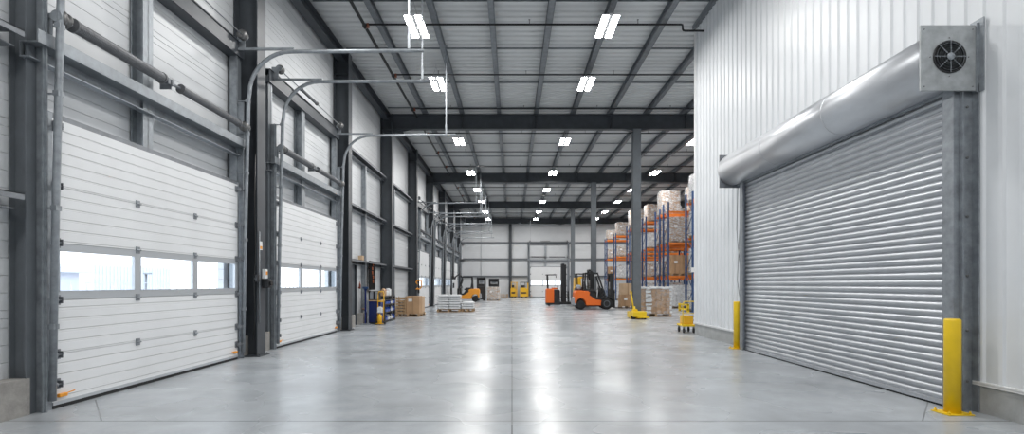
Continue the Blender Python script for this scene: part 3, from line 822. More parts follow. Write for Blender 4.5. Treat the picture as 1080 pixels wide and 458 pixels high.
for i, (kd, w, h) in enumerate((('card', 1.15, 1.25), ('white', 1.15, 1.45), ('mixed', 1.2, 1.0), ('card', 1.2, 1.6), ('white', 1.1, 1.1), ('big', 1.15, 1.3))):
    protos[i] = load(kd, w, 1.0, h, '', 10+i)
used = set()
BURIED = {(3, 0, 1, 1), (4, 3, 1, 0), (2, 3, 1, 1), (5, 1, 1, 0), (3, 1, 1, 0), (0, 1, 1, 0), (4, 0, 1, 0), (1, 2, 1, 1), (5, 0, 1, 1), (2, 0, 1, 1), (6, 3, 1, 1), (0, 2, 1, 1), (0, 0, 1, 1), (2, 1, 1, 1), (0, 3, 1, 0), (0, 1, 0, 1), (6, 1, 1, 0), (1, 3, 1, 1), (2, 2, 1, 1), (4, 1, 1, 1), (2, 3, 1, 0), (3, 0, 1, 0), (1, 2, 1, 0), (0, 3, 0, 1), (0, 2, 1, 0), (1, 1, 1, 1), (2, 0, 1, 0), (0, 0, 0, 1), (5, 0, 1, 0), (0, 0, 1, 0), (6, 3, 1, 0), (2, 1, 1, 0), (1, 0, 1, 1), (2, 2, 1, 0), (5, 0, 0, 1), (3, 2, 1, 1), (4, 1, 1, 0), (3, 3, 1, 1), (5, 1, 1, 1), (3, 1, 1, 1), (0, 2, 0, 1), (0, 1, 1, 1), (4, 0, 1, 1), (1, 1, 1, 0), (1, 0, 1, 0), (5, 3, 1, 1), (6, 1, 1, 1), (0, 3, 1, 1)}   # places wholly behind other goods

desc = ['brown cartons wrapped in film', 'white wrapped load', 'pale cartons wrapped in film', 'tall brown cartons wrapped in film', 'low white wrapped load', 'large brown cartons']
rnk = ['nearest', 'second', 'third', 'fourth', 'fifth', 'sixth', 'farthest']
lvn = ['on floor of', 'on lowest shelf of', 'on middle shelf of', 'on top shelf of']
rnd = random.Random(5)
for ri, (d, lb, nb, ht) in enumerate(rk):
    yf = d*F; rack(yf, nb, lb, ht)
    for b in range(min(nb, 2)):
        for li, z in enumerate((0,)+LV):
            for s in range(2):
                if rnd.random() < .1 and not (b == 0 and s == 0): continue
                k = rnd.randrange(6)
                if ri == 0 and b == 0 and s == 0: k = 1
                if (ri, li, b, s) == (1, 3, 0, 0): continue
                if (ri, li, b, s) == (2, 3, 0, 0): k = 3
                if (ri, li, b, s) in ((3, 3, 0, 0), (4, 3, 0, 0)): k = 3 if ri == 4 else 0
                pos = (RX+b*BW+.72+s*1.3+rnd.uniform(-.03, .03), yf+.55, z+.002)
                if (ri, li, b, s) in BURIED: continue
                lab = '%s %s %s rack, %s from aisle' % (desc[k], lvn[li], rnk[ri], ORD[b*2+s])
                if k not in used: protos[k].location = pos; protos[k]['label'] = lab; used.add(k)
                else: dup(protos[k], pos, lab)

# wrapped cartons in front of the racks, right of the free column
q = load('card', 1.42, 1.05, 1.33, 'wrapped pallet of brown cartons standing on the floor right of the tall grey column', 77)
for c in q.children:
    if c.name.startswith('stretch_wrap'): c.data = c.data.copy(); c.data.materials[0] = M['thin_wrap']
m = crumple(1.45, 1.08, 1.29, 1.36, .03, 8); m.build('film_cap', 'film', q)
def bunch(x0, x1, y, seed, nm):
    rr = random.Random(seed); m = MB(); z = .16
    while z < 1.28:
        h = rr.uniform(.1, .2); a, b = x0+rr.uniform(0, .05), x1-rr.uniform(0, .06)
        m.prism([(a, z), (b, z+rr.uniform(0, .03)), (b+rr.uniform(-.02, .03), z+h*.8), (a-.01, min(z+h*.9, 1.3))], 'y', y-.03, y); z += h+rr.uniform(.0, .05)
    build_each(m, nm, 'film', q, .01)
bunch(-.5, -.2, -.54, 4, 'bunched_film'); bunch(.62, .76, -.5, 9, 'bunched_film')
q.location = (6.66, 24.95, 0)
m = MB(); crumple(.0, .0, 0, 0) if 0 else None
# box by the forklift
q = load('big', 1.0, .9, .85, 'open-air stack of two big brown cartons, right of the orange forklift, lower one on its pallet', 5); q['label'] = 'big brown cartons on a pallet right of the orange forklift'; q.location = (7.25, 33.3, 0)
r = root('carton', 'large brown carton on top of the carton pallet right of the orange forklift', 'carton')
m = MB(); m.box(-.42, .42, -.35, .35, 0, .7, .01); m.build('box', 'card2', r)
m = MB(); m.box(-.03, .03, -.356, -.35, 0, .7); m.box(-.03, .03, -.35, .35, .7, .705); m.build('packing_tape', 'tape', r)
r.location = (7.22, 33.3, .855)

# cardboard boxes by the left wall
def boxes_left():
    yf = 24.3
    pl = root('pallet', 'wooden pallet under the stacked cardboard boxes by the left wall', 'pallet')
    pallet_mb(1.1, 1.6).build('deck', 'wood', pl); pl.location = (-4.8, yf+.85, 0)
    def cbox(x0, x1, y0, y1, z0, z1, m_, label):
        r = root('cardboard_box', label, 'box', 'cardboard boxes by the left wall')
        m = MB(); m.box(x0, x1, y0, y1, z0, z1, .01); m.build('carton', m_, r)
        m = MB(); m.box((x0+x1)/2-.03, (x0+x1)/2+.03, y0-.004, y0, z0+.01, z1-.005); m.box((x0+x1)/2-.03, (x0+x1)/2+.03, y0, y1, z1, z1+.004); m.build('packing_tape', 'tape', r)
        m = MB(); m.box(x0+.1, x0+.28, y0-.005, y0, z1-.25, z1-.12); m.build('paper_label', 'paper', r)
        settle(r)
    cbox(-4.88, -4.27, yf+.08, yf+.85, .147, .95, 'card', 'largest brown cardboard box, front right on the pallet by the left wall')
    cbox(-4.88, -4.27, yf+.88, yf+1.6, .147, .92, 'card2', 'pale cardboard box behind the largest brown one by the left wall')
    r = root('slatted_crate', 'low open wooden crate of small goods left of the largest cardboard box', 'crate')
    m = MB()
    for k in range(6): z = .147+k*.13; m.box(-5.33, -4.92, yf+.06, yf+.08, z, z+.09); m.box(-5.33, -4.92, yf+.6, yf+.62, z, z+.09); m.box(-5.34, -5.32, yf+.06, yf+.62, z, z+.09); m.box(-4.93, -4.91, yf+.06, yf+.62, z, z+.09)
    for x in (-5.35, -4.93):
        for y in (yf+.05, yf+.6): m.box(x, x+.04, y, y+.04, .147, .93)
    m.build('crate_frame', 'wood', r)
    rr = random.Random(3)
    for k in range(9):
        m = MB(); x = -5.27+(k % 3)*.11; y = yf+.13+(k//3)*.15; h = .45+rr.random()*.3
        m.box(x, x+.09, y, y+.12, .15, .15+h, .004); m.build('packet', ('card2', 'white', 'card')[k % 3], r)
    settle(r)
boxes_left()

# white sacks
def sacks(x0, x1, yf, layers, nx, ny, label_pl, where, group):
    w = x1-x0; d = ny*.55
    pl = root('pallet', label_pl, 'pallet'); pallet_mb(w, d).build('deck', 'wood', pl); pl.location = ((x0+x1)/2, yf+d/2, 0)
    rr = random.Random(int(x0*10))
    m = MB(); m.box(-.5, .5, -.5, .5, -.5, .5); bmesh.ops.subdivide_edges(m.bm, edges=m.bm.edges[:], cuts=5, use_grid_fill=True)
    sw, sd, sh = w/nx, .54, .132
    for v in m.bm.verts:
        c = v.co; e = 1-.4*max(abs(c.x)*2, abs(c.y)*2)**5
        v.co = Vector((c.x*sw*.97, c.y*sd*.97, (c.z)*sh*.97*e+rr.uniform(-.002, .002)))
    for f in m.bm.faces: f.smooth = True
    pr = m.build('sack', 'bag'); first = True
    for l in range(layers):
        for i in range(nx):
            for j in range(ny):
                lb = 'white sack in the %s pile, %s layer up, %s side, %s row' % (where, ORD[l], ('left', 'right')[i] if nx > 1 else 'only', ('front', 'back')[j])
                loc = (x0+(i+.5)*sw, yf+(j+.5)*.55, .15+l*sh+sh/2)
                if first: o = pr; first = False
                else: o = pr.copy(); COL.objects.link(o)
                o.location = loc; o.rotation_euler[2] = rr.uniform(-.03, .03); tag(o, lb, 'sack', group)
sacks(-4.03, -2.78, 28.35, 6, 2, 2, 'wooden pallet under the tall pile of white sacks', 'tall', 'white sacks in the tall pile')
sacks(-2.74, -2.08, 28.6, 3, 1, 2, 'wooden pallet under the low pile of white sacks', 'low', 'white sacks in the low pile')

# ---------------------------------------------------------------- trucks
def wheel(r, x, y, rad, w, nm='wheel', rim='gas'):
    m = MB(); m.lathe([(-w/2, rad*.55), (-w/2, rad*.92), (-w/2+.03, rad), (w/2-.03, rad), (w/2, rad*.92), (w/2, rad*.55)], (x, y, rad), 'y', 26); o = m.build(nm, 'tyre', r)
    m = MB()
    for s in (-1, 1): m.lathe([(s*(w/2-.03), .03), (s*(w/2-.03), rad*.5), (s*(w/2+.004), rad*.56), (s*(w/2+.004), rad*.5), (s*(w/2-.01), rad*.25), (s*(w/2-.01), .02)], (x, y, rad), 'y', 20)
    m.build('rim', rim, o); return o
def mast(r, x, w, h, d=.09, lab='mast'):
    for s in (-1, 1):
        m = MB(); y = s*w/2
        m.box(x-.1, x+.1, y-.025, y+.025, .12, h); m.box(x-.07, x-.045, y-s*.07 if s > 0 else y, y if s > 0 else y+.07, .12, h)
        m.box(x+.045, x+.07, min(y, y-s*.07), max(y, y-s*.07), .12, h); m.box(x-.05, x+.05, min(y-s*.09, y-s*.13), max(y-s*.09, y-s*.13), .1, h-.05)
        m.build('mast_channel', 'black', r)
    m = MB()
    for z in (.3, h*.55, h-.06): m.box(x-.06, x-.02, -w/2, w/2, z-.05, z+.05)
    m.build('mast_crossbar', 'black', r)
    m = MB()
    for s in (-1, 1): m.cyl((x-.03, s*.14, .15), (x-.03, s*.14, h*.75), .035, 10)
    build_each(m, 'lift_cylinder', 'castal', r)
    m = MB()
    for s in (-1, 1): m.beam((x+.02, s*.06, .4), (x+.02, s*.06, h-.1), .03, .01)
    build_each(m, 'lift_chain', 'castal', r, .05)
def forks(r, x, L=1.1, gap=.28, bz=.09, bh=1.1, w=.95):
    for s in (-1, 1):
        m = MB(); m.prism([(x, bz), (x+.05, bz-.03), (x+L, bz-.02), (x+L, bz-.005), (x+.05, bz+.02), (x+.05, bz+.5), (x, bz+.5)], 'y', s*gap-.06, s*gap+.06); m.build('fork', 'black', r)
    m = MB()
    for z in (bz+.06, bz+.4): m.box(x-.05, x, -w/2, w/2, z, z+.1)
    for k in range(7): y = -w/2+.03+k*(w-.06)/6; m.box(x-.03, x, y-.012, y+.012, bz+.1, bz+bh)
    m.box(x-.03, x, -w/2, w/2, bz+bh-.05, bz+bh); m.build('load_backrest', 'black', r)
def forklift(paint, label, W=1.15, guard=2.15, mh=2.15, tank=True):
    r = root('forklift', label, 'forklift')
    # local X forward; rear wheel at .35, front wheel at 1.97
    body = [(.02,.30), (.12,.25), (.62,.25), (.66,.62), (.78,.5), (.9,.3), (1.62,.3), (1.66,.55), (1.52,.6), (1.35,.62), (1.12,.9), (.92,1.08), (.3,1.12), (.1,1.1), (.0,.95)]
    body = [(.0,.42), (.08,.3), (.16,.58), (.3,.66), (.5,.64), (.64,.52), (.7,.24), (1.62,.24), (1.64,.55), (1.5,.62), (1.3,.62), (1.05,.92), (.82,1.1), (.3,1.14), (.08,1.12), (.0,1.0)]
    m = MB(); m.prism(body, 'y', -W/2+.05, W/2-.05); o = m.build('body', paint, r)
    bv = o.modifiers.new('b', 'BEVEL'); bv.width = .035; bv.segments = 3; bv.limit_method = 'ANGLE'
    m = MB(); m.prism([(-.12,.3), (.0,.24), (.12,.28), (.06,.5), (.0,.72), (-.1,.68)], 'y', -W/2+.08, W/2-.08); o = m.build('counterweight', 'gas', r)
    m = MB(); m.prism([(.9,.86), (1.28,.6), (1.7,.56), (1.75,.62), (1.75,.95), (1.66,.95), (1.6,.7), (1.34,.74), (1.2,.95), (.95,1.1)], 'y', -W/2+.03, W/2-.03); m.build('floor_cowl', 'black', r)
    for x, rad, w in ((.37, .27, .2), (1.95, .35, .24)):
        for s in (-1, 1): wheel(r, x, s*(W/2-w/2+.02), rad, w, 'wheel', 'tyre' if x < 1 else 'colgrey')
    m = MB()
    for s in (-1, 1): m.prism([(1.55,.62), (1.62,.72), (1.8,.8), (2.1,.8), (2.3,.7), (2.36,.6), (2.3,.6), (2.08,.73), (1.82,.73), (1.66,.62)], 'y', s*(W/2-.22)-.02, s*(W/2+.04))
    m.build('fender', 'black', r)
    # overhead guard
    m = MB()
    for s in (-1, 1):
        y = s*(W/2-.12)
        m.beam((.6, y, 1.08), (.66, y, guard), .09, .11); m.beam((1.9, y, .75), (1.4, y, guard), .08, .09); m.beam((.62, y, guard), (1.45, y, guard), .07, .09)
    for k in range(6): x = .68+k*.14; m.beam((x, -W/2+.12, guard), (x, W/2-.12, guard), .04, .03)
    m.build('overhead_guard', 'black', r)
    st = MB(); st.box(.72, 1.2, -.25, .25, 1.1, 1.22, .04); s_ = st.build('seat', 'seat', r)
    st = MB(); st.box(.66, .78, -.24, .24, 1.2, 1.68, .04, rot=((.72,0,1.2), -.15, 'Y')); st.build('seat_back', 'seat', s_)
    m = MB(); m.prism([(1.55,.7), (1.85,.7), (1.78,1.2), (1.68,1.28), (1.58,1.1)], 'y', -W/2+.2, W/2-.2); m.build('dashboard', 'black', r)
    m = MB(); m.box(.66, 1.3, -W/2+.14, W/2-.14, 1.0, 1.14, .03); m.build('seat_base', 'black', r)
    m = MB(); m.beam((1.7, 0, .8), (1.55, 0, 1.28), .05, .05); m.build('steering_column', 'black', r)
    m = MB(); pts = []
    for k in range(17): a = 2*PI*k/16; pts.append((1.53+.07*math.cos(a), .17*math.sin(a), 1.32+.15*math.cos(a)))
    m.tube(pts, .015, 6); m.build('steering_wheel', 'black', r)
    for k, y in enumerate((-.3, -.24, -.18)):
        m = MB(); m.cyl((1.5, y, .9), (1.5, y, 1.2), .01, 6); m.cyl((1.5, y, 1.2), (1.5, y, 1.24), .02, 8); m.build('lever', 'black', r)
    if tank:
        m = MB(); m.lathe([(-.38,.05), (-.35,.12), (-.3,.15), (.3,.15), (.35,.12), (.38,.05)], (.28, 0, 1.32), 'y', 18); m.build('gas_bottle', 'gas', r)
        m = MB()
        for y in (-.2, .2): m.lathe([(-.02,.15), (-.02,.158), (.02,.158), (.02,.15)], (.28, y, 1.32), 'y', 18)
        m.box(.15, .4, -.3, .3, 1.13, 1.18); m.build('bottle_strap', 'black', r)
    mast(r, 2.28, .7, mh); forks(r, 2.46, 1.05, .26)
    m = MB(); m.cyl((1.42, W/2-.2, guard-.1), (1.42, W/2-.1, guard-.1), .06, 12); m.cyl((1.42, -W/2+.2, guard-.1), (1.42, -W/2+.1, guard-.1), .06, 12); build_each(m, 'work_lamp', 'white', r)
    return r
fk = forklift('orange', 'orange counterbalance forklift with black overhead guard, facing the racks')
fk.location = (3.72, 31.9, 0); fk.scale = (.97, 1, 1)
def reach(paint, label, mh=2.95, body_h=1.2, guard=True):
    r = root('reach_truck', label, 'reach truck'); W = 1.1
    m = MB(); m.prism([(0,.2), (.02,1.12), (.06,body_h), (.5,body_h), (.56,1.1), (.56,.2)], 'y', -W/2, W/2); o = m.build('body', paint, r)
    bv = o.modifiers.new('b', 'BEVEL'); bv.width = .04; bv.segments = 3; bv.limit_method = 'ANGLE'
    m = MB(); m.prism([(.52,.15), (.52,1.0), (.6,1.12), (.92,1.12), (.98,1.0), (.98,.15)], 'y', -W/2+.03, W/2-.03); m.build('battery_cover', 'black', r)
    m = MB(); m.box(.02, 1.0, -W/2+.02, W/2-.02, .06, .24, .02)
    for s in (-1, 1): m.box(.9, 2.15, s*(W/2-.1)-.08, s*(W/2-.1)+.08, .08, .26, .02)
    m.build('chassis', 'black', r)
    for x, y, rad in ((.25, .0, .16), (2.0, W/2-.1, .13), (2.0, -W/2+.1, .13)):
        wheel(r, x, y, rad, .14)
    if guard:
        m = MB()
        for s in (-1, 1): m.beam((.16, s*.42, body_h-.05), (.12, s*.42, 2.15), .07, .07)
        m.box(.0, .75, -.46, .46, 2.13, 2.19, .01); m.beam((.7, -.42, 2.1), (.7, -.42, 1.95), .05, .05); m.build('overhead_guard', 'black', r)
    m = MB(); m.box(.42, .8, -.2, .3, body_h-.06, body_h+.06, .02); m.build('seat', paint, r)
    m = MB(); m.cyl((.85, .1, 1.1), (.85, .1, 1.35), .02, 8); m.lathe([(0,.02), (0,.1), (.02,.1), (.02,.02)], (.85, .1, 1.35), 'z', 14); m.build('steering_knob', 'black', r)
    mast(r, 1.2, .72, mh); mast(r, 1.33, .6, mh-.08)
    forks(r, 1.6, 1.05, .24, .12, .9, .75)
    return r
rt = reach('orange', 'tall orange reach truck with dark mast, standing left of the orange forklift')
rt.location = (2.36, 37.2, 0)
for c in rt.children:
    pass
# black stacker between them
st = reach('black', 'black stacker with raised guard standing behind the orange forklift', 2.35, 1.25)
st.location = (4.02, 34.0, 0); st.scale = (.85, 1, 1)
# amber forklift far left, facing the left wall
fa = forklift('amber', 'amber forklift with black overhead guard, behind the white sacks', guard=2.1, mh=2.2, tank=False)
fa.rotation_euler[2] = PI; fa.location = (-2.75, 45.2, 0)
# yellow machines at the back
def picker(label, px, Y, w, kind):
    r = root('order_picker', label, 'order picker', 'yellow order pickers')
    m = MB(); m.prism([(0,.12), (0,1.0), (.1,1.12), (w-.35,1.12), (w-.2,.95), (w-.2,.12)], 'y', 0, .9); m.build('body', 'yellow2', r)
    for k in (0, 1):
        m = MB(); m.box(w-.18, w-.06, .05+.68*k, .17+.68*k, .1, 1.72); m.build('mast_channel', 'yellow2', r)
    m = MB()
    for z in (.5, 1.0, 1.62): m.box(w-.16, w-.08, .17, .73, z, z+.08)
    m.build('mast_crossbar', 'yellow2', r)
    m = MB(); m.box(.02, w, .0, .9, 1.68, 1.75, .01)
    for x in (.05, w*.55): m.box(x, x+.06, .02, .08, 1.1, 1.7); m.box(x, x+.06, .82, .88, 1.1, 1.7)
    m.build('overhead_guard', 'black' if kind else 'yellow2', r)
    m = MB(); m.box(.15, w*.5, .2, .7, 1.1, 1.4, .03); m.build('seat', 'seat', r)
    m = MB(); m.box(.1, w-.3, -.004, 0, .45, .62); m.build('side_stripe', 'black', r)
    for x in (.2, w-.3):
        m = MB(); m.cyl((x, .02, .13), (x, .12, .13), .13, 14); m.build('wheel', 'tyre', r)
    for k in (0, 1):
        m = MB(); m.box(w-.06, w+.25, .2+.35*k, .3+.35*k, .06, .1); m.build('fork', 'black', r)
    r.location = (at(px, 300, Y)[0], Y, 0); return r
picker('left one of the two yellow order pickers by the far end wall', 538.5, 59.9, .82, 0)
picker('right one of the two yellow order pickers by the far end wall', 548.5, 59.4, 1.0, 1)
oy = reach('yellow2', 'yellow order picker behind the orange forklift and the black stacker', 2.6, 2.0, False); oy.name = 'order_picker'; oy['category'] = 'order picker'
oy.location = (4.6, 39.5, 0); oy.scale = (.95, 1, 1)

# black reach truck seen end-on, dark machine behind the wrapped pallet, wrapping machine
def stand_truck(label, px0, px1, Y, ztop):
    x0 = at(px0, 0, Y)[0]; x1 = at(px1, 0, Y)[0]; w = x1-x0; cx = (x0+x1)/2
    r = root('stand_on_truck', label, 'stacker truck')
    m = MB(); m.box(-w/2+.05, w/2-.05, 0, .5, .08, 1.3, .05); m.build('body', 'black', r)
    m = MB(); m.prism([(-w/2+.1, 1.28), (w/2-.1, 1.28), (w/2-.18, 1.55), (-w/2+.18, 1.55)], 'y', .1, .4); m.build('console', 'seat', r)
    for s in (-1, 1):
        m = MB(); m.box(s*(w/2-.08)-.08, s*(w/2-.08)+.08, .6, .72, .1, ztop); m.build('mast_channel', 'black', r)
        m = MB(); m.box(s*(w/2-.12)-.07, s*(w/2-.12)+.07, .7, 1.6, .05, .14); m.build('fork', 'black', r)
    m = MB(); m.box(-w/2, w/2, .0, .7, ztop-.12, ztop, .03); m.box(-w/2, -w/2+.06, 0, .06, 1, ztop-.1); m.box(w/2-.06, w/2, 0, .06, 1, ztop-.1); m.build('overhead_guard', 'black', r)
    m = MB(); m.box(-w/2+.2, w/2-.2, .58, .6, 1.6, 1.85); m.build('mast_screen', 'gas', r)
    m = MB(); m.box(-w/2, w/2, .3, .34, ztop-.3, ztop-.1); m.build('canopy_front', 'black', r)
    m = MB()
    for s in (-1, 1): m.cyl((s*(w/2-.15), .05, .1), (s*(w/2-.15), .15, .1), .1, 14)
    build_each(m, 'wheel', 'tyre', r)
    r.location = (cx, Y, 0); return r
stand_truck('black stacker truck seen from behind, left of the wrapped white pallet', 502.8, 512, 47.9, 2.15)
stand_truck('black stacker truck standing behind the wrapped white pallet', 515.5, 526, 50.6, 2.05)
q = load('mixed', 1.16, 1.0, 1.23, 'pale wrapped pallet load standing on the floor before the dark stacker truck', 31); q.location = (-1.7, 49.0, 0)
# stretch wrapping machine
r = root('wrapping_machine', 'white stretch wrapping machine with a black arm against the left wall', 'machine')
m = MB(); m.box(-.28, .12, -.25, .25, 0, 1.9, .04); m.build('mast', 'white', r)
m = MB(); m.tube([(-.1, 0, 1.9), (.0, 0, 2.15), (.2, 0, 2.28), (.42, 0, 2.2), (.5, 0, 2.05)], .06, 8); m.build('arm', 'black', r)
m = MB(); m.box(.12, .3, -.18, .18, .2, 1.15, .02); m.build('film_carriage', 'black', r)
m = MB(); m.box(-.24, -.1, -.262, -.25, 1.2, 1.6); m.build('control_panel', 'black', r)
m = MB(); m.lathe([(0,.55), (.08,.55), (.09,.5)], (.75, .0, 0), 'z', 28); m.build('turntable', 'galv', r)
r.location = (-4.62, 43.6, 0)
# low pallets of scrap by the end wall
r = root('pallet', 'short stack of empty wooden pallets by the end wall, right of the wrapped white pallet', 'pallet')
for k in range(3):
    o = pallet_mb(1.0, .9).build('deck', 'wood', r); o.location = (0, 0, k*.147)
r.location = (-.95, 57.5, 0)

# yellow pallet trucks
def pallet_truck(label, loc, rz, L=1.0):
    r = root('pallet_truck', label, 'pallet truck', 'yellow pallet trucks')
    for s in (-1, 1):
        m = MB(); m.box(-.08, L, s*.2-.08, s*.2+.08, .06, .13, .012); m.box(L-.02, L+.05, s*.2-.05, s*.2+.05, .05, .1, .01); m.build('fork', 'yellow', r)
        m = MB(); m.cyl((L-.15, s*.2-.05, .035), (L-.15, s*.2+.05, .035), .035, 12); m.build('load_roller', 'tyre', r)
    m = MB(); m.box(-.26, .32, -.24, .24, .1, .34, .03); m.prism([(-.26,.3), (.0,.3), (-.06,.44), (-.22,.44)], 'y', -.12, .12); m.build('body', 'yellow', r)
    m = MB(); m.cyl((-.16, 0, .2), (-.16, 0, .55), .05, 14); m.build('pump', 'yellow', r)
    for s in (-1, 1):
        m = MB(); m.cyl((-.2, s*.07-.025, .09), (-.2, s*.07+.025, .09), .09, 16); m.build('steer_wheel', 'tyre', r)
    m = MB(); m.cyl((-.18, 0, .4), (-.28, 0, 1.05), .03, 8)
    m.tube([(-.28, 0, 1.02), (-.285, -.1, 1.08), (-.3, -.14, 1.18), (-.31, 0, 1.22), (-.3, .14, 1.18), (-.285, .1, 1.08), (-.28, 0, 1.02)], .018, 8)
    m.build('tow_handle', 'yellow', r)
    r.location = loc; r.rotation_euler[2] = rz; return r
pallet_truck('yellow pallet truck parked at the foot of the tall grey column', (5.4, 22.7, 0), math.radians(2), .4)
# low yellow guard around the free column foot
m = MB()
m.box(5.49-.3, 5.49+.3, 23.37-.32, 23.37-.28, .03, .3, .01); m.box(5.49-.3, 5.49+.3, 23.37+.28, 23.37+.32, .03, .3, .01); m.box(5.49-.34, 5.49-.3, 23.05, 23.69, .03, .3, .01); m.box(5.49+.3, 5.49+.34, 23.05, 23.69, .03, .3, .01)
m.box(5.49-.36, 5.49+.36, 23.37-.34, 23.37-.28, 0, .04)
solo('column_guard', m, 'yellow', 'low yellow guard around the foot of the tall grey column', 'guard')
r = root('platform_trolley', 'slim yellow tube-frame trolley at the corner of the white ribbed wall', 'trolley')
m = MB()
m.box(-.2, .2, -.3, .3, .2, .26, .01)
m.build('deck', 'yellow', r)
m = MB(); m.tube([(-.2, -.28, .24), (-.2, -.28, .9), (-.14, -.28, .97), (.14, -.28, .97), (.2, -.28, .9), (.2, -.28, .24)], .016, 8); m.beam((-.2, -.28, .6), (.2, -.28, .6), .02, .02); m.build('push_frame', 'yellow', r)
for x in (-.15, .15):
    for y in (-.24, .24):
        m = MB(); m.cyl((x-.02, y, .075), (x+.02, y, .075), .075, 14); m.build('wheel', 'tyre', r)
        m = MB(); m.box(x-.03, x+.03, y-.02, y+.02, .14, .2); m.build('caster_fork', 'galv', r)
m = MB(); m.box(-.14, .16, -.2, .2, .262, .52, .02); m.build('tool_box', 'yellow2', r)
r.location = (5.45, 16.55, 0)

# ---------------------------------------------------------------- workbench corner on the left
def bench():
    xa, xb, ya, yb = -5.43, -4.93, 19.95, 22.35; H = 1.04
    r = root('workbench', 'navy blue workbench cabinet with black shelf frame against the left wall', 'workbench')
    m = MB(); m.box(xa, xb-.03, ya, ya+.5, .06, .86, .01); m.build('cabinet', 'navy', r)
    m = MB(); m.box(xa, xb, ya-.02, yb, .02, .06); m.box(xa, xb, ya+.5, yb, .86, .9)
    m.build('base_frame', 'black', r)
    m = MB(); m.box(xa-.01, xb+.01, ya-.03, ya+.55, .86, .9, .004); m.build('worktop', 'card2', r)
    m = MB()
    for y in (ya+.58, (ya+yb)/2+.3, yb-.05): m.box(xb-.06, xb, y, y+.05, .0, H); m.box(xa, xa+.05, y, y+.05, .0, H)
    for z in (.05, .38, .68, H-.04): m.box(xb-.06, xb, ya+.58, yb, z, z+.04); m.box(xa+.02, xb-.02, ya+.6, yb-.02, z+.005, z+.02)
    m.box(xa, xb, ya+.58, ya+.62, H-.04, H); m.build('shelf_frame', 'black', r)
    settle(r, ((xa+xb)/2, (ya+yb)/2, 0))
    k = 0
    for z, c in ((.4, 'blue'), (.7, 'blue'), (.075, 'white')):
        for j in range(4):
            y = ya+.68+j*.42; cc = c if (j+int(z*10)) % 3 else ('white' if c == 'blue' else 'blue')
            m = MB(); h = .2
            m.box(xb-.36, xb-.02, y, y+.36, z, z+.015); m.box(xb-.36, xb-.35, y, y+.36, z, z+h); m.prism([(xb-.36, z), (xb-.02, z), (xb+.0, z+h*.55), (xb-.04, z+h), (xb-.36, z+h)], 'y', y, y+.01); m.prism([(xb-.36, z), (xb-.02, z), (xb+.0, z+h*.55), (xb-.04, z+h), (xb-.36, z+h)], 'y', y+.35, y+.36)
            m.prism([(xb-.02, z), (xb-.01, z), (xb+.01, z+h*.6), (xb, z+h*.6)], 'y', y, y+.36)
            solo('storage_bin', m, 'bluebin' if cc == 'blue' else 'white', '%s plastic bin on the %s shelf of the navy workbench, %s from the front' % (cc, {.4:'middle', .7:'upper', .075:'bottom'}[z], ORD[j]), 'bin', 'bins in the workbench')
    # pigeonhole organiser on the worktop
    r = root('organiser', 'black framed organiser with pale pockets on the front of the navy workbench', 'organiser')
    m = MB(); z0 = .902
    for x in (xa+.02, xa+.2, xb-.1): m.box(x, x+.025, ya, ya+.2, z0, z0+.34)
    for z in (z0, z0+.32): m.box(xa+.02, xb-.075, ya, ya+.2, z, z+.02)
    m.build('frame', 'black', r)
    for x in (xa+.05, xa+.24):
        m = MB(); m.box(x, x+.14, ya+.03, ya+.16, z0+.025, z0+.3, .01); m.build('pocket', 'gas', r)
    settle(r)
    r = root('canister', 'white canister on the navy workbench, beside the small cardboard box', 'canister')
    m = MB(); m.box(-5.12, -4.96, 21.0, 21.3, H, H+.2, .03); m.build('body', 'white', r); m = MB(); m.cyl((-5.04, 21.1, H+.2), (-5.04, 21.1, H+.25), .035, 12); m.build('cap', 'red', r); settle(r)
    m = MB(); m.box(-5.15, -4.96, 21.4, 21.75, H, H+.26, .02); m.box(-5.1, -5.0, 21.45, 21.7, H+.26, H+.3, .01); solo('supply_box', m, 'white', 'white supply box on the shelf end of the navy workbench', 'box')
    m = MB(); m.box(-5.12, -4.96, 20.6, 20.9, H, H+.2, .01); m.prism([(-5.12, H+.2), (-4.96, H+.2), (-5.04, H+.3)], 'y', 20.6, 20.9); solo('cardboard_box', m, 'card', 'small brown cardboard box on top of the navy workbench', 'box')
    # yellow hand truck in front
    r = root('hand_truck', 'yellow hand truck leaning on the front of the navy workbench', 'hand truck')
    X = -5.02; Y = 19.79
    m = MB()
    for dx in (0, .22): m.tube([(X+dx, Y-.03, .12), (X+dx, Y+.02, .9), (X+dx, Y+.03, 1.12)], .018, 8)
    m.tube([(X, Y+.03, 1.1), (X+.02, Y+.05, 1.22), (X+.2, Y+.05, 1.22), (X+.22, Y+.03, 1.1)], .02, 8)
    for z in (.3, .6, .86): m.beam((X, Y, z), (X+.22, Y, z), .03, .04)
    m.build('frame', 'yellow2', r)
    m = MB(); m.box(X-.02, X+.24, Y-.26, Y-.03, .03, .045); m.build('toe_plate', 'yellow2', r)
    for dx in (-.05, .27):
        m = MB(); m.cyl((X+dx-.02, Y-.0, .1), (X+dx+.02, Y-.0, .1), .1, 16); m.build('wheel', 'tyre', r)
    settle(r)
    m = MB(); m.lathe([(0,.08), (.28,.08), (.32,.05), (.33,.03), (.37,.03)], (X+.11, Y-.15, .046), 'z', 18); solo('gas_cylinder', m, 'yellow2', 'small yellow cylinder standing on the toe plate of the yellow hand truck', 'cylinder')
    m = MB(); m.box(X+.02, X+.2, Y-.18, Y-.05, .46, .64, .02); m.box(X+.06, X+.16, Y-.15, Y-.08, .64, .67, .008); m.box(X+.01, X+.21, Y-.19, Y-.03, .445, .46)
    solo('wipe_dispenser', m, 'white', 'white dispenser box hung on the yellow hand truck', 'dispenser')
bench()
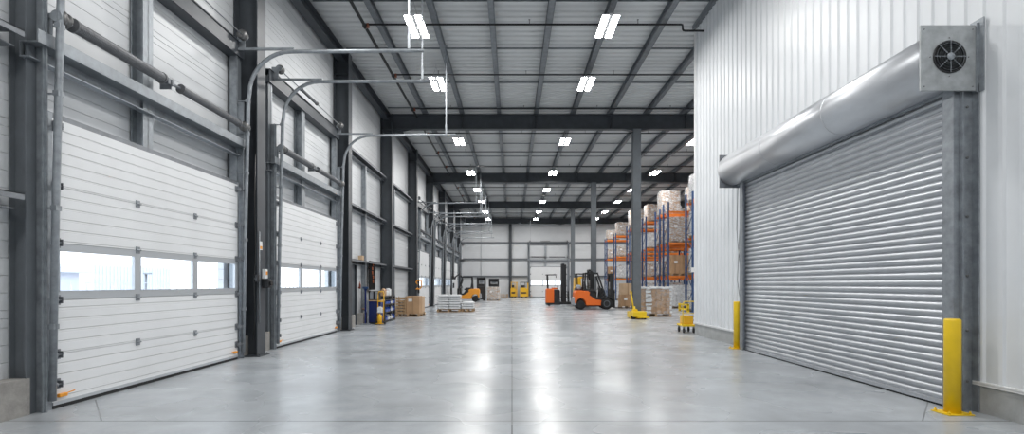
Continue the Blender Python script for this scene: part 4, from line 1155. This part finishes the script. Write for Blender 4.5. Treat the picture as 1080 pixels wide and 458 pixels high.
# tall black board above the bench
r = root('wall_board', 'tall narrow black board with orange tools on the left wall above the navy workbench', 'board')
m = MB(); m.box(-5.6, -5.56, 20.7, 21.55, 1.28, 2.42, .01); m.build('board', mat('matt_black_board', (.012,.012,.013), .9, spec=.1), r)
m = MB(); rr = random.Random(2)
for k in range(5):
    z = 1.55+k*.17; y = 21.05+rr.uniform(-.06, .06); m.box(-5.56, -5.53, y, y+.06, z, z+.12, .006); m.box(-5.56, -5.54, y-.05, y+.1, z+.1, z+.125)
build_each(m, 'hanging_tool', mat('dull_orange_tool', (.4,.1,.03), .5), r, .12)
m = MB(); m.box(XW, -5.6, 20.8, 20.85, 1.5, 1.56); m.box(XW, -5.6, 21.3, 21.35, 2.1, 2.16); m.build('bracket', 'galv', r)
settle(r)
# blue post with T head
r = root('jack_stand', 'blue post with a T-shaped head standing left of the navy workbench', 'stand')
m = MB(); m.box(-5.485, -5.435, 19.69, 19.75, .02, 1.38); m.build('post', 'navy', r)
m = MB(); m.box(-5.56, -5.36, 19.67, 19.77, 1.34, 1.41, .01); m.prism([(-5.54, 1.34), (-5.38, 1.34), (-5.44, 1.24), (-5.48, 1.24)], 'y', 19.7, 19.74); m.build('head', 'rackblue', r)
m = MB(); m.box(-5.6, -5.28, 19.6, 19.84, 0, .04, .005); m.box(-5.4, -5.34, 19.7, 19.74, .04, .9); m.build('base', 'galv', r); settle(r)
# small wall items near the personnel door
m = MB(); m.lathe([(0,.03), (.15,.034), (.2,.025), (.23,.01), (.27,.01)], (XW+.06, 19.9, 1.33), 'z', 12); m.box(XW, XW+.02, 19.87, 19.93, 1.35, 1.4)
solo('fire_extinguisher', m, mat('red_brown_paint', (.2,.045,.025), .5), 'small red-brown extinguisher hung on the wall right of the personnel door', 'extinguisher')
r = root('standpipe', 'short brown and grey standpipe valve on the floor by the personnel door', 'valve')
m = MB(); m.cyl((-5.6, 19.98, 0), (-5.6, 19.98, .55), .045, 12); m.cyl((-5.6, 19.98, .45), (-5.46, 19.98, .45), .035, 10); m.build('pipe', 'galv_dull', r)
m = MB(); m.lathe([(0,.03), (.01,.08), (.03,.08), (.04,.03)], (-5.6, 19.98, .55), 'z', 14); m.cyl((-5.6, 19.98, .28), (-5.48, 19.98, .28), .05, 10); m.build('valve_wheel', mat('rusty_valve', (.3,.14,.07), .6), r); settle(r)
m = MB(); m.box(-5.68, -5.52, 19.5, 19.75, 2.381, 2.56, .01); solo('cardboard_box', m, 'card2', 'small pale box sitting on the wall girt above the personnel door', 'box')
# orange handle truck behind the boxes
r = root('hoist', 'amber loop-handled hoist hung on the column behind the cardboard boxes', 'hoist')
X, Y = -5.16, 29.2
m = MB(); m.box(X-.03, X+.05, Y-.08, Y+.08, 1.0, 1.7, .02); m.build('housing', 'black', r)
m = MB(); m.tube([(X, Y-.24, 1.3), (X-.1, Y-.24, 1.25), (X+.12, Y-.24, 1.25), (X+.22, Y-.24, 1.4), (X+.2, Y-.24, 1.68), (X+.0, Y-.24, 1.72), (X-.1, Y-.24, 1.62), (X-.02, Y-.2, 1.5)], .035, 8); m.build('handle', 'amber', r)
m = MB(); m.box(X-.11, X-.03, Y-.1, Y+.1, 1.2, 1.3); m.build('mount', 'black', r)
settle(r)

# paper notices on the racks
m = MB(); m.box(9.6, 9.78, 28.35, 28.36, 2.15, 2.4); solo('notice', m, 'paper', 'white paper notice on the end of the nearest blue rack', 'notice')

# ---------------------------------------------------------------- outside
m = MB(); m.box(-140, XW-.13, -60, 160, -.3, -.12); tag(m.build('ground', mat('pale_yard', (.62,.63,.65), .9)), 'pale yard outside the glazed door sections', 'ground', kind='structure')
m = MB(); m.box(-27, -24.5, 31, 38, -.12, 2.7)
for k in range(24): m.box(-24.5, -24.46, 31.1+k*.29, 31.2+k*.29, 0, 2.6)
solo('shipping_container', m, mat('pale_container', (.66,.69,.75), .6), 'pale container seen through the nearest glazed door section', 'container')
r = root('yard_lamp', 'slim lamp post in the yard seen through the middle pane of the nearest door', 'lamp post')
m = MB(); m.cyl((-22, 31.8, -.12), (-22, 31.8, 2.1), .07, 8); m.build('pole', 'galv_dull', r)
m = MB(); m.box(-22.1, -21.7, 31.7, 31.9, 2.1, 2.2); m.build('lamp_head', 'galv', r); settle(r)
r = root('yard_shed', 'small pale shed in the yard seen through the nearest pane', 'shed')
m = MB(); m.box(-24, -22, 27.5, 30, -.12, 1.9) if 0 else m.box(-24, -22.6, 26.2, 27.6, -.12, 2.1); m.build('walls', mat('pale_shed', (.6,.63,.7), .7), r)
m = MB(); m.prism([(-24.3, 2.1), (-22.3, 2.1), (-23.3, 2.4)], 'y', 25.6, 28.4); m.build('roof', 'gas', r); settle(r)
m = MB()
for k in range(70): m.box(-19.03, -18.97, 14+k*.8, 14.06+k*.8, -.12, 1.6)
for z in (.3, 1.0, 1.55): m.box(-19.02, -18.98, 14, 70, z, z+.03)
solo('yard_fence', m, mat('pale_fence', (.6,.63,.7), .6), 'pale post and rail fence in the yard outside', 'fence')

# ---------------------------------------------------------------- world, camera
sc = bpy.context.scene
w = bpy.data.worlds.new('sky'); sc.world = w; w.use_nodes = True
w.node_tree.nodes['Background'].inputs[0].default_value = (.86,.92,1,1); w.node_tree.nodes['Background'].inputs[1].default_value = 1.6
cd = bpy.data.cameras.new('camera'); cam = bpy.data.objects.new('camera', cd); COL.objects.link(cam)
cam.location = (0, 0, 1.5); cam.rotation_euler = (PI/2, 0, 0)
cd.sensor_width = 36; cd.lens = F/1080*36; cd.shift_y = 71/1080; cd.clip_end = 300; cd.clip_start = .05
sc.camera = cam
vs = sc.view_settings; vs.view_transform = 'Standard'; vs.look = 'None'; vs.exposure = 1.12; vs.gamma = 1; vs.use_curve_mapping = False
cy = sc.cycles; cy.use_denoising = True; cy.max_bounces = 8; cy.diffuse_bounces = 5; cy.glossy_bounces = 4; cy.transparent_max_bounces = 12
cy.sample_clamp_indirect = 6
